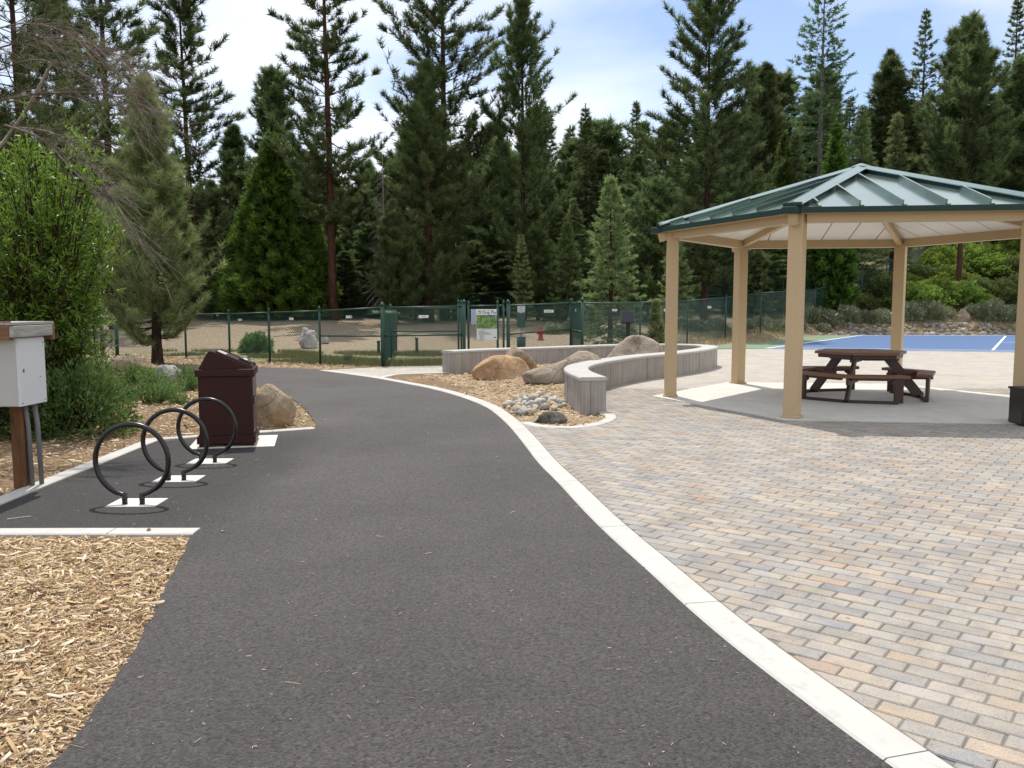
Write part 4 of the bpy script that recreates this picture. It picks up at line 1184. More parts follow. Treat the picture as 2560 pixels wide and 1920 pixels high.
fence("chain_link_fence", "distant taller fence behind the small fir and the pavilion posts", [gp(1420, 45, 2.1), gp(1602, 45.5, 2.2), gp(1700, 45.8, 2.2), gp(1826, 46.2, 2.2), gp(1956, 47.0, 2.2), gp(2090, 48.3, 2.0)], mid=True, pitch=0.11, wr=0.005)
# gate leaf posts close together at the sign
for px, d, lb in ((1146, 21.7, "thin green gate post left of the thick post by the dog park sign"), (1153, 22.6, "green gate post behind the thick post left of the dog park sign"), (1270, 21.6, "thick green gate post right of the dog park sign"), (1160, 21.4, "thick green gate post left of the dog park sign")):
    x, y, z, h = gp(px, d, 1.6); r_ = 0.042 if "thick" in lb.split("gate")[0] and "thin" not in lb else 0.028
    t = thing("gate_post", lb, "post", (x, y, z))
    MB().tube([(x, y, z - 0.1), (x, y, z + h)], r_, 10).build("shaft", M['fgreen'], t, True)
    c = MB(); post_cap(c, (x, y, z + h - 0.004), r_); c.build("cap", M['fgreen'], t, True)
for px, d, hh, lb in ((288, 25.6, 1.15, "rightmost of three thick green posts under the willow's edge"), (251, 25.6, 1.15, "middle of three thick green posts under the willow's edge"), (217, 27.6, 1.2, "leftmost of three thick green posts under the willow's edge")):
    x, y, z, h = gp(px, d, hh)
    t = thing("fence_post", lb, "post", (x, y, z)); MB().tube([(x, y, z - 0.1), (x, y, z + h)], 0.055, 12).build("shaft", M['fgreen'], t, True)
    c = MB(); post_cap(c, (x, y, z + h - 0.004), 0.055); c.build("cap", M['fgreen'], t, True)
for px, py, d, hh, lb in ((945, 870, 27, 0.40, "short green stake inside the dog park left of the corner post"), (1041, 868, 27.5, 0.48, "short green pipe post in the grass inside the dog park")):
    p = at_depth(px, 765, d); z = terrain(p.x, d)
    t = thing("short_post", lb, "post", (p.x, d, z)); MB().tube([(p.x, d, z - 0.1), (p.x, d, z + hh)], 0.05, 10).build("shaft", M['fgreen'], t, True)
    MB().lathe([(0, 0), (0.065, 0), (0.065, 0.03), (0, 0.05)], (p.x, d, z + hh), 10).build("cap", M['fgreen'], t, True)

# ---- signs
def text_mesh(body, size, name, m, parent, loc, align='LEFT', rotz=0.0, extr=0.001):
    cu = bpy.data.curves.new("txt", 'FONT'); cu.body = body; cu.size = size; cu.extrude = extr; cu.align_x = align
    tmp = bpy.data.objects.new("txt", cu); link(tmp)
    dg = bpy.context.evaluated_depsgraph_get()
    me = bpy.data.meshes.new_from_object(tmp.evaluated_get(dg))
    bpy.data.objects.remove(tmp)
    me.materials.clear(); me.materials.append(m)
    o = link(bpy.data.objects.new(name, me)); o.parent = parent
    o.location = Vector(loc) - (ORG[parent.name] if parent else Vector((0, 0, 0))); o.rotation_euler = (math.pi / 2, 0, rotz)
    ORG[o.name] = Vector((0, 0, 0))
    return o
SY = 21.40
def srect(px0, py0, px1, py1, d=SY):
    a, b = at_depth(px0, py1, d), at_depth(px1, py0, d); return a, b
def plate(name, px0, py0, px1, py1, m, parent, d=SY, th=0.006):
    a, b = srect(px0, py0, px1, py1, d)
    return MB().box(((a.x + b.x) / 2, d, (a.z + b.z) / 2), (b.x - a.x, th, b.z - a.z)).build(name, m, parent)
a, b = srect(1191, 773, 1241.5, 821)
ds = thing("dog_park_sign", "Dog Park sign with white header and leafy green picture", "sign", ((a.x + b.x) / 2, SY, a.z))
plate("board", 1191, 773, 1241.5, 821, M['signwhite'], ds)
t = NT("sign_photo_print"); v = t.coord("Object", scale=(1, 1, 1)); nz = t.noise(v, 9, 6, 0.7)
t.color(t.ramp(nz, [(0.32, (0.02, 0.03, 0.02)), (0.5, (0.10, 0.19, 0.05)), (0.66, (0.28, 0.42, 0.10)), (0.8, (0.45, 0.44, 0.30))])).rough(0.4); M['print'] = t.m
plate("picture", 1191.4, 787.2, 1241.2, 820.8, M['print'], ds, SY - 0.005)
a, b = srect(1221, 787.4, 1233.5, 796, SY - 0.010)
MB().add([(a.x, SY - 0.0095, b.z), (b.x, SY - 0.0095, b.z), (b.x - 0.02, SY - 0.0095, a.z + 0.01), (a.x + 0.03, SY - 0.0095, a.z + 0.02), (a.x, SY - 0.0095, a.z + 0.05)], [(0, 4, 3, 2, 1)]).build("lake_patch", simple("lake_blue_print", (0.04, 0.11, 0.24), 0.4), ds)
p = at_depth(1205.2, 784.4, SY - 0.008); text_mesh("Dog Park", 0.112, "title_lettering", M['ink'], ds, p)
p0, p1 = at_depth(1206, 776.7, SY - 0.006), at_depth(1236, 775.9, SY - 0.006)
for i in range(9):
    xa = p0.x + (p1.x - p0.x) * i / 9
    MB().box((xa + 0.015, SY - 0.0055, (p0.z + p1.z) / 2), (0.024, 0.003, 0.008)).build("small_lettering", M['inkgrey'], ds)
lg = plate("logo", 1194.6, 776.6, 1202.2, 784.2, M['signgreen'], ds, SY - 0.005)
a, b = srect(1195.6, 778.4, 1201.4, 783, SY - 0.009)
MB().add([(a.x, SY - 0.009, a.z), (a.x, SY - 0.009, b.z), (a.x + 0.02, SY - 0.009, (a.z + b.z) / 2 + 0.008), (b.x - 0.012, SY - 0.009, b.z), (b.x, SY - 0.009, b.z - 0.012), (b.x - 0.014, SY - 0.009, a.z + 0.02), (b.x - 0.01, SY - 0.009, a.z), (a.x + 0.03, SY - 0.009, a.z + 0.012)], [(0, 1, 2, 3, 4, 5, 6, 7)]).build("logo_mark", M['signwhite'], ds)
a, b = srect(1192, 821.8, 1242.7, 849.5)
rs = thing("rules_sign", "pale rules sign with lines of small text below the Dog Park sign", "sign", ((a.x + b.x) / 2, SY, a.z))
plate("board", 1192, 821.8, 1242.7, 849.5, simple("sign_pale_grey", (0.60, 0.63, 0.60), 0.5, 0.02), rs)
for py, xa, xb in ((823.4, 1206, 1228), (826.6, 1196, 1209), (829.3, 1196, 1215.5), (831.7, 1196, 1227), (834, 1196, 1223), (836.2, 1196.6, 1230), (838.6, 1199, 1209.5), (841, 1199, 1212.5), (843.4, 1199, 1207), (845.6, 1199, 1211), (847.7, 1199, 1211)):
    x_ = xa; rw = random.Random(int(py * 10))
    while x_ < xb:
        w_ = rw.uniform(1.8, 4.2); a_, b_ = srect(x_, py - 0.55, min(x_ + w_, xb), py + 0.55, SY - 0.005)
        MB().box(((a_.x + b_.x) / 2, SY - 0.0042, (a_.z + b_.z) / 2), (b_.x - a_.x, 0.003, b_.z - a_.z)).build("small_lettering", M['inkgrey'], rs); x_ += w_ + 0.8
for q0, q1 in ((1234.2, 1237), (1237.6, 1240.2)):
    a_, b_ = srect(q0, 842.3, q1, 845, SY - 0.005); MB().box(((a_.x + b_.x) / 2, SY - 0.0042, (a_.z + b_.z) / 2), (b_.x - a_.x, 0.003, b_.z - a_.z)).build("logo_mark", M['ink'], rs)
a, b = srect(1177.5, 773, 1191, 811, 22.3)
tag(MB().box(((a.x + b.x) / 2, 22.3, (a.z + b.z) / 2), (b.x - a.x, 0.006, b.z - a.z)).build("fence_notice", M['signblue']), "pale blue notice behind the mesh left of the Dog Park sign", "sign")
# post behind the rules sign
# small white number plates on the fences
def fence_sign(px0, py0, px1, py1, d, label, rows=1):
    a_, b_ = srect(px0, py0, px1, py1, d)
    s_ = thing("fence_sign", label, "sign", ((a_.x + b_.x) / 2, d, a_.z), 0.0, "small white plates on the fences")
    MB().box(((a_.x + b_.x) / 2, d, (a_.z + b_.z) / 2), (b_.x - a_.x, 0.005, b_.z - a_.z)).build("plate", M['signwhite'], s_)
    n_ = max(2, int((px1 - px0) / 3)); zc = (a_.z + b_.z) / 2
    for i in range(n_):
        xx = a_.x + (b_.x - a_.x) * (0.2 + 0.6 * (i + 0.5) / n_); MB().box((xx, d - 0.0035, zc), ((b_.x - a_.x) * 0.42 / n_, 0.002, (b_.z - a_.z) * 0.26)).build("lettering", M['inkgrey'], s_)
def fy(px, pts):
    for (xa, ya), (xb, yb) in zip(pts, pts[1:]):
        if xa <= px <= xb: return ya + (yb - ya) * (px - xa) / (xb - xa) - 0.03
    return pts[-1][1]
FL = [(461, 24.8), (571, 23.7), (671, 22.8), (798, 22.0), (955, 21.04)]
FR = [(1457, 22.0), (1601, 26.5), (1719, 31.5), (1815, 36), (1902, 40), (2038, 46)]
fence_sign(595, 797, 605, 802, fy(600, FL), "small white plate on the leftmost fence panel behind the bin")
fence_sign(723, 794, 734, 800, fy(728, FL), "small white plate above the pale boulder on the left fence")
fence_sign(865, 789, 880, 795.5, fy(872, FL), "small white plate on the fence just left of the thick corner post")
fence_sign(1047, 788, 1071, 794.5, 21.2, "wide white plate on the fence panel between corner post and Dog Park sign")
fence_sign(1360, 774.5, 1384, 781.5, 23.2, "wide white plate on the fence above the red hydrant")
fence_sign(1530, 772.5, 1543, 778, 24.1, "small white plate on the fence beside the lectern panel")
fence_sign(1659, 772, 1670, 778.5, 28.8, "small white plate on the fence left of the nearest left pavilion post")
fence_sign(1769, 765, 1778, 771, 33.6, "small white plate on the fence right of the nearest left pavilion post")
fence_sign(1438, 773, 1443, 779, 23.6, "tiny white plate beside the thick right corner post")
def brand_sign(px0, py0, px1, py1, d, label, words=True):
    a_, b_ = srect(px0, py0, px1, py1, d)
    s_ = thing("maker_sign", label, "sign", ((a_.x + b_.x) / 2, d, a_.z))
    MB().box(((a_.x + b_.x) / 2, d, (a_.z + b_.z) / 2), (b_.x - a_.x, 0.006, b_.z - a_.z)).build("plate", M['signgreen'], s_)
    w_ = b_.x - a_.x; h_ = b_.z - a_.z
    text_mesh("Tholl", h_ * 0.62, "lettering", M['signwhite'], s_, (a_.x + w_ * 0.07, d - 0.005, a_.z + h_ * 0.36), extr=0.0006)
    text_mesh("FENCE", h_ * 0.55, "lettering", M['orange'], s_, (a_.x + w_ * 0.50, d - 0.005, a_.z + h_ * 0.38), extr=0.0006)
    MB().box((a_.x + w_ * 0.45, d - 0.0042, a_.z + h_ * 0.22), (w_ * 0.6, 0.002, h_ * 0.06)).build("underline", M['ink'], s_)
brand_sign(962, 774.5, 988, 785, 20.98, "green fence maker's sign just right of the thick corner post")
brand_sign(930, 775, 947.5, 785, 21.0, "dark green fence maker's sign just left of the thick corner post")
brand_sign(1464, 758.5, 1479, 767, 22.1, "green fence maker's sign right of the thick right corner post")

# dispenser on a pole behind the fence
DP = at_depth(1303, 765, 24.2); dx_ = DP.x; dz_ = terrain(dx_, 24.2)
dp = thing("bag_dispenser", "dog waste bag dispenser pole with small bin behind the fence", "dispenser", (dx_, 24.2, dz_))
MB().tube([(dx_, 24.2, dz_ - 0.1), (dx_, 24.2, 1.53)], 0.025, 10).build("pole", M['steel'], dp, True)
for s_ in (-1, 1): MB().box((dx_ + s_ * 0.062, 24.165, 1.425), (0.10, 0.012, 0.22)).build("notice", M['signwhite'], dp, bevel=0.004)
MB().box((dx_, 24.14, 1.09), (0.235, 0.10, 0.40)).build("dispenser_box", M['dispgreen'], dp, bevel=0.01)
MB().lathe([(0.0, 0.0), (0.115, 0.0), (0.135, 0.45), (0.125, 0.45), (0.10, 0.10), (0.0, 0.10)], (dx_, 24.08, dz_ + 0.22), 14).build("bin", M['dispgreen'], dp, True)
HP = at_depth(1352, 848, 33); hz = HP.z
hd = thing("fire_hydrant", "small red fire hydrant on gravel behind the fence", "hydrant", (HP.x, 33, terrain(HP.x, 33)))
h0 = terrain(HP.x, 33)
MB().lathe([(0, -0.05), (0.13, -0.05), (0.13, 0.03), (0.09, 0.05), (0.085, 0.33), (0.11, 0.34), (0.11, 0.37), (0.085, 0.38), (0.075, 0.44), (0.035, 0.48), (0.03, 0.53), (0, 0.53)], (HP.x, 33, h0), 14).build("barrel", M['red'], hd, True)
for s_ in (-1, 1): MB().tube([(HP.x + s_ * 0.07, 33, h0 + 0.28), (HP.x + s_ * 0.16, 33, h0 + 0.28)], 0.045, 10).build("nozzle", M['red'], hd, True)
# lectern panel
lc = thing("lectern_sign", "dark tilted information panel on a black post behind the seat wall", "sign", (3.02, 22.1, -0.05))
MB().box((3.05, 22.15, 0.50), (0.10, 0.08, 1.20)).build("post", M['blackmat'], lc, bevel=0.005)
Mx = Matrix.Rotation(R(-8), 3, 'Z') @ Matrix.Rotation(R(48), 3, 'X')
MB().box((3.03, 22.08, 1.21), (0.36, 0.40, 0.025), M=Mx).build("panel_frame", M['blackmat'], lc)
MB().box((3.03 - 0.002, 22.08 - 0.011, 1.21 + 0.0105), (0.335, 0.375, 0.012), M=Mx).build("panel_face", M['panel'], lc)

# ================================================================== VEGETATION
def unit(V): return V / (np.linalg.norm(V, axis=-1, keepdims=True) + 1e-9)
def tufts(C, A, n, length, spread, width, rg, along=0.0, tint=None, bend=0.0):
    """n needle blades around axis A at each centre C"""
    N = len(C); A = unit(A)
    ref = np.where(np.abs(A[:, 2:3]) < 0.9, np.array([[0, 0, 1.0]]), np.array([[1.0, 0, 0]]))
    U = unit(np.cross(A, ref)); W = np.cross(A, U)
    ph = rg.uniform(0, 2 * math.pi, (N, n, 1)); el = spread * np.sqrt(rg.uniform(0.05, 1, (N, n, 1)))
    D = A[:, None] * np.cos(el) + (U[:, None] * np.cos(ph) + W[:, None] * np.sin(ph)) * np.sin(el)
    L = (np.asarray(length).reshape(-1, 1, 1) if hasattr(length, '__len__') else length) * rg.uniform(0.7, 1.15, (N, n, 1))
    S = C[:, None] + A[:, None] * (rg.uniform(-1, 0.6, (N, n, 1)) * (np.asarray(along).reshape(-1, 1, 1) if hasattr(along, '__len__') else along))
    E = S + D * L
    if bend: E[..., 2] -= bend * L[..., 0]
    side = unit(np.cross(D, rg.normal(size=(N, n, 3))))
    V = np.empty((N, n, 3, 3)); V[:, :, 0] = S - side * width / 2; V[:, :, 1] = S + side * width / 2; V[:, :, 2] = E
    # blade is widest a third of the way: shift the base a touch outwards
    T = np.arange(N * n * 3).reshape(-1, 3)
    tn = np.repeat((rg.uniform(0, 1, N) if tint is None else tint), n * 3)
    tn = np.clip(tn + rg.uniform(-0.12, 0.12, N * n).repeat(3), 0, 1)
    return V.reshape(-1, 3), T, tn
def leaves(C, D, length, width, rg, tint=None):
    """kite-shaped leaf (2 triangles) at C pointing along D"""
    N = len(C); D = unit(D); s = unit(np.cross(D, rg.normal(size=(N, 3))))
    L = np.broadcast_to(np.asarray(length, float).reshape(-1, 1), (N, 1)) * rg.uniform(0.7, 1.2, (N, 1)); w = np.broadcast_to(np.asarray(width, float).reshape(-1, 1), (N, 1))
    nrm = np.cross(D, s)
    V = np.stack([C, C + D * L * 0.45 + s * w / 2 + nrm * w * 0.12, C + D * L, C + D * L * 0.45 - s * w / 2 + nrm * w * 0.12], 1)
    T = (np.arange(N)[:, None, None] * 4 + np.array([[0, 1, 2], [0, 2, 3]])[None]).reshape(-1, 3)
    tn = np.repeat(rg.uniform(0, 1, N) if tint is None else tint, 4)
    return V.reshape(-1, 3), T, np.clip(tn, 0, 1)
class Acc:
    def __init__(s): s.V = []; s.T = []; s.N = []; s.k = 0
    def add(s, V, T, tn=None):
        s.V.append(V); s.T.append(T + s.k); s.k += len(V)
        s.N.append(np.zeros(len(V)) if tn is None else tn)
    def get(s): return np.concatenate(s.V), np.concatenate(s.T), np.concatenate(s.N)
def trunk_mesh(H, r0, rg, lean=(0, 0), n=10, top=0.012, wob=0.05):
    m = MB(); k = 12; pts = []; rad = []
    for i in range(k + 1):
        t = i / k
        pts.append((lean[0] * t * H + wob * math.sin(t * 5 + rg.uniform(0, 0.6)) * (t), lean[1] * t * H + wob * math.cos(t * 4) * t, H * t - 0.15 * (i == 0)))
        rad.append(max(top, r0 * (1 - t) ** 0.85 + (0.35 * r0 if i == 0 else 0)))
    m.tube(pts, rad, n)
    return m, np.array(pts)
def conifer(seed, H, Rad, kind, crown_base=0.25, dens=1.0, n_needle=9, nl=0.2, nw=0.02, r0=None, sparse=0.0, leaf=None, bark=None, lean=(0, 0), up=None, asym=0.25, prof=None, label="", cat="tree", loc=(0, 0, 0), name="pine_tree", group=None, rotz=0.0):
    """kind: 'pine' (upswept limbs with brush ends) or 'fir' (flat tiers)"""
    rg = np.random.default_rng(seed); rnd = random.Random(seed)
    root = thing(name, label, cat, loc, rotz, group)
    r0 = r0 or H * 0.0095 + 0.03
    tm, tpts = trunk_mesh(H, r0, rnd, lean)
    def axis(z):
        t = min(1, max(0, z / H)) * (len(tpts) - 1); i = min(int(t), len(tpts) - 2); return tpts[i] + (tpts[i + 1] - tpts[i]) * (t - i)
    C, A, TN, LEN = [], [], [], []; S0, S1, SR0, SR1 = [], [], [], []
    zb = H * crown_base; span = H - zb
    step = (0.40 if kind == 'pine' else 0.42) / dens * max(0.6, min(1.6, span / 12))
    z = zb
    while z < H * 0.985:
        t = (z - zb) / span
        pr = prof(t) if prof else ((1 - t) ** 0.58 * (0.62 + 0.38 * min(1, t * 5)) if kind == 'pine' else (1 - t) ** 0.9)
        nbr = (rnd.randint(3, 6) if kind == 'pine' else rnd.randint(4, 6))
        a0 = rnd.uniform(0, 6.28)
        for b in range(nbr):
            if rnd.random() < sparse: continue
            az = a0 + b * 6.283 / nbr + rnd.uniform(-0.45, 0.45)
            L = Rad * pr * (1 + asym * rnd.uniform(-1, 1)) * (rnd.uniform(0.5, 1.18) if kind == 'pine' else rnd.uniform(0.6, 1.12)) + 0.05 + 0.07 * (1 - t)
            if kind == 'pine': el = (up if up is not None else 0.05) + 0.75 * t * t + rnd.uniform(-0.22, 0.22); cv = rnd.uniform(0.02, 0.30)
            else: el = -0.30 + 0.85 * t ** 1.8 + rnd.uniform(-0.12, 0.12); cv = rnd.uniform(0.12, 0.26)
            p0 = axis(z); hd_ = np.array([math.cos(az), math.sin(az), 0.0]); kx = 5
            ss = np.linspace(0, 1, kx + 1)
            droop = -0.20 if kind == 'pine' and t < 0.35 else 0.0
            P = p0 + hd_ * (L * ss * math.cos(el))[:, None] + np.array([0, 0, 1.0]) * (L * (math.sin(el) * ss + cv * ss ** 2 + droop * np.sin(ss * 3.1416)))[:, None]
            P[1:] += rg.normal(0, 0.03 * L / 3, (kx, 3))
            br = max(0.008, r0 * 0.20 * (1 - t * 0.7)) * min(1.0, L / (Rad + 0.01) + 0.3)
            for i in range(kx):
                S0.append(P[i]); S1.append(P[i + 1]); SR0.append(br * (1 - ss[i] * 0.85)); SR1.append(br * (1 - ss[i + 1] * 0.85))
            # side twigs
            nt = max(3, int((L * (4.6 if kind == 'pine' else 7.0) + 3) * dens))
            sv = rg.uniform(0.22 if kind == 'pine' else 0.10, 1.0, nt); sv[0] = 1.0
            idx = np.minimum((sv * kx).astype(int), kx - 1); fr = sv * kx - idx
            B = P[idx] * (1 - fr[:, None]) + P[idx + 1] * fr[:, None]
            T_ = unit(P[idx + 1] - P[idx]); lat = unit(np.cross(T_, np.array([[0, 0, 1.0]])))
            sg = np.where(rg.random(nt) < 0.5, 1.0, -1.0)[:, None]
            if kind == 'pine':
                D = unit(T_ * 0.8 + lat * sg * rg.uniform(0.2, 0.9, (nt, 1)) + np.array([[0, 0, 1.0]]) * rg.uniform(0.05, 0.7, (nt, 1)))
                TL = (0.06 + 0.10 * min(1, L) + 0.26 * L * (1.05 - sv)) * rg.uniform(0.5, 1.1, nt)
            else:
                D = unit(T_ * 0.75 + lat * sg * rg.uniform(0.4, 0.9, (nt, 1)) + np.array([[0, 0, -0.10]]) + rg.normal(0, 0.06, (nt, 3)))
                TL = (0.03 + 0.40 * L * (1.08 - sv)) * rg.uniform(0.6, 1.0, nt)
            E = B + D * TL[:, None]
            kk = slice(None, None, 2 if kind == 'pine' else 4); S0 += list(B[kk]); S1 += list(E[kk]); SR0 += [br * 0.35] * len(B[kk]); SR1 += [0.004] * len(B[kk])
            base_t = rnd.uniform(0.1, 0.75) + 0.2 * t
            if kind == 'pine':
                # brush at each twig end and one part-way
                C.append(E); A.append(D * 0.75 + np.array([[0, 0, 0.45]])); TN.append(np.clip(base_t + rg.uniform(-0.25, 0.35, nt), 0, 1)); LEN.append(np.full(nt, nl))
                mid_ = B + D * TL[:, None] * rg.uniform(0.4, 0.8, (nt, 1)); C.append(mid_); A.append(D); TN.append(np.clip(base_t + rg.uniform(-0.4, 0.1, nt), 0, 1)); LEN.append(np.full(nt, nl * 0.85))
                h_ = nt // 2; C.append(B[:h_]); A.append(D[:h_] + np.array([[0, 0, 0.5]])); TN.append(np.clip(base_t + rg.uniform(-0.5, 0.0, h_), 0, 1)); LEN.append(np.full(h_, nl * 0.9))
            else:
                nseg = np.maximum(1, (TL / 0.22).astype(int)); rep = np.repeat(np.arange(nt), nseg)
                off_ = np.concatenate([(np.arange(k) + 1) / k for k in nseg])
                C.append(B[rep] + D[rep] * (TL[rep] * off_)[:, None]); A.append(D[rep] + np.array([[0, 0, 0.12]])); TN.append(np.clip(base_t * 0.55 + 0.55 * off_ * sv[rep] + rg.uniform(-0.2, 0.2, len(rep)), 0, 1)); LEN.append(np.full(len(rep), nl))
        z += step * rnd.uniform(0.7, 1.3) * (1.0 - 0.45 * t)
    # leader
    k = 9; zz = np.linspace(H * 0.93, H * 1.01, k)
    C.append(np.array([axis(q_) for q_ in zz])); A.append(np.tile([[0, 0, 1.0]], (k, 1))); TN.append(np.full(k, 0.7)); LEN.append(np.full(k, nl * 0.55))
    C, A, TN, LEN = np.concatenate(C), np.concatenate(A), np.concatenate(TN), np.concatenate(LEN)
    # clumps lighter towards the tips
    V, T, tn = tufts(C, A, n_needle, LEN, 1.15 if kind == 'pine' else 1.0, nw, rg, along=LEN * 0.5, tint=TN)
    tm.build("trunk", bark or M['bark'], root, True, local=True)
    bv, bt = sticks(np.array(S0), np.array(S1), np.array(SR0), np.array(SR1))
    br_ = tri_mesh("branches", bv, bt, bark or M['bark'], root); tag(br_, kind="stuff")
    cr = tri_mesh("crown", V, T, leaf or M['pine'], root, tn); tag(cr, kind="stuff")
    return root
def cedar(seed, H, Rad, n, label, loc, leaf=None, lobes=(), sl=0.16, sw_=0.055, name="cedar_tree"):
    """dense cone of upright scale sprays"""
    rg = np.random.default_rng(seed); rnd = random.Random(seed)
    root = thing(name, label, "tree", loc)
    tm, _ = trunk_mesh(H * 0.95, H * 0.02 + 0.04, rnd); tm.build("trunk", M['bark_red'], root, True, local=True)
    acc = Acc()
    for (cx, cy, hh, rr_, share) in [(0, 0, H, Rad, 1.0)] + list(lobes):
        m = int(n * share)
        t = 1 - np.sqrt(rg.uniform(0, 1, m)); t = np.clip(t, 0.015, 0.995)      # more low down
        az = rg.uniform(0, 6.283, m)
        # irregular outline: broad vertical ribs of foliage
        rib = np.array([noise.noise(Vector((math.cos(a) * 2.2 + seed, math.sin(a) * 2.2, tt * hh * 0.85))) for a, tt in zip(az, t)])
        rib2 = np.array([noise.noise(Vector((math.cos(a) * 6 + seed, math.sin(a) * 6, tt * hh * 2.2))) for a, tt in zip(az, t)])
        prof = (1 - t) ** 0.82 * np.clip(0.72 + t * 2.2, 0, 1)
        r_ = rr_ * prof * (1 + 0.42 * rib + 0.34 * rib2) * (1 - 0.34 * rg.uniform(0, 1, m) ** 2) * np.where(rib2 < -0.18, 0.80, 1.0)
        C = np.stack([cx + np.cos(az) * r_, cy + np.sin(az) * r_, t * hh + 0.05], 1)
        D = np.stack([np.cos(az) * 0.85, np.sin(az) * 0.85, np.full(m, 0.55)], 1) + rg.normal(0, 0.35, (m, 3))
        tint = np.clip(0.40 + 1.3 * rib2 + 0.4 * rib + rg.uniform(-0.2, 0.2, m), 0, 1)
        V, T, tn = tufts(C, D, 5, sl, 0.75, sw_, rg, along=sl * 0.4, tint=tint); acc.add(V, T, tn)
    V, T, tn = acc.get()
    tag(tri_mesh("crown", V, T, leaf or M['cedar'], root, tn), kind="stuff")
    return root
def place(px, d, top_py):
    """foot of a tree standing at depth d, and its height, from where its top shows"""
    tp = at_depth(px, top_py, d); b = at_depth(px, 700, d)
    x = (tp.x + b.x) / 2; z = terrain(x, d)
    return (x, d, z), tp.z - z
def half_w(px_half, d): return px_half / FPX * d
PINES = [
 # px, depth, top, half px, crown base, kind, kw, label
 (262, 38, -330, 150, 0.22, dict(dens=0.95, n_needle=10, nl=0.30, nw=0.028, sparse=0.1), "tall dark pine at the far left behind the bare willow branches"),
 (40, 27, -420, 250, 0.30, dict(dens=0.9, n_needle=10, nl=0.26, nw=0.018, sparse=0.05, leaf=M['pine_mid']), "big pine at the far left edge whose boughs fill the top left corner"),
 (150, 44, -60, 120, 0.15, dict(dens=0.95, n_needle=9, nl=0.34, nw=0.030), "dark pine behind the bare branches between the corner pine and the far left tall pine"),
 (470, 47, -110, 118, 0.30, dict(dens=0.85, n_needle=10, nl=0.34, nw=0.032, sparse=0.18, lean=(-0.012, 0), asym=0.5), "tall pine left of centre with bare trunk and upturned limbs against white sky"),
 (822, 43, -300, 112, 0.33, dict(dens=0.95, n_needle=10, nl=0.32, nw=0.03, sparse=0.12, lean=(-0.008, 0), bark=M['bark_red'], asym=0.4), "tall narrow pine with reddish trunk right of the bright green cedar"),
 (1108, 46, -330, 165, 0.30, dict(dens=0.92, n_needle=10, nl=0.34, nw=0.032, sparse=0.12, asym=0.45, up=0.18), "broad tall pine rising behind the dense young pine at centre"),
 (1307, 44, -14, 112, 0.30, dict(dens=0.80, n_needle=10, nl=0.32, nw=0.030, sparse=0.18, up=0.5, asym=0.5, bark=M['bark']), "open pine with candelabra branches at centre, its tip at the top edge"),
 (1770, 41, -60, 150, 0.20, dict(dens=1.0, n_needle=10, nl=0.32, nw=0.028, sparse=0.08, asym=0.4), "tall wide pine directly left of the pavilion roof"),
 (2412, 50, 66, 118, 0.52, dict(dens=1.05, n_needle=11, nl=0.40, nw=0.036, sparse=0.05, up=0.35, bark=M['bark_red'], leaf=M['pine_mid']), "bushy pine with orange trunk on the slope above the pavilion apex"),
 (2216, 66, 130, 48, 0.35, dict(dens=0.9, n_needle=9, nl=0.36, nw=0.04, up=0.5), "slim upswept pine between the drooping fir and the spire fir"),
 (1910, 60, 165, 56, 0.2, dict(dens=0.9, n_needle=9, nl=0.36, nw=0.04), "slim pine just right of the tall wide pine"),
 (690, 52, 172, 88, 0.12, dict(dens=1.0, n_needle=9, nl=0.36, nw=0.036, leaf=M['pine_mid']), "shaggy conifer peeking above the bright green cedar"),
 (590, 54, 322, 56, 0.1, dict(dens=1.0, n_needle=9, nl=0.36, nw=0.038), "slender dark pine left of the bright green cedar's tip"),
 (1250, 52, 360, 95, 0.08, dict(dens=1.0, n_needle=9, nl=0.36, nw=0.038, leaf=M['pine_mid']), "rounded pine filling the gap below the candelabra pine"),
 (2555, 63, 168, 120, 0.15, dict(dens=1.1, n_needle=10, nl=0.36, nw=0.036, leaf=M['pine_mid']), "bushy pine cut off by the right edge of the photo"),
 (1640, 44, 470, 110, 0.05, dict(dens=1.05, n_needle=10, nl=0.32, nw=0.032, leaf=M['pine_mid']), "low broad pine foot at the left of the pavilion roof corner"),
]
for i, (px, d, top, hw, cb2, kw, lb) in enumerate(PINES):
    loc, H = place(px, d, top)
    kw['nw'] *= 1.3; kw['n_needle'] += 1; cb2 *= 0.72; kw['nl'] *= 1.1; kw['dens'] *= 1.18; kw['sparse'] = kw.get('sparse', 0) * 0.6
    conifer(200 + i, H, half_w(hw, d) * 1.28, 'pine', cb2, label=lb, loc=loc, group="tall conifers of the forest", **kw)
def bushy(t): return (1 - t) ** 0.78 * (0.72 + 0.28 * min(1, t * 6))
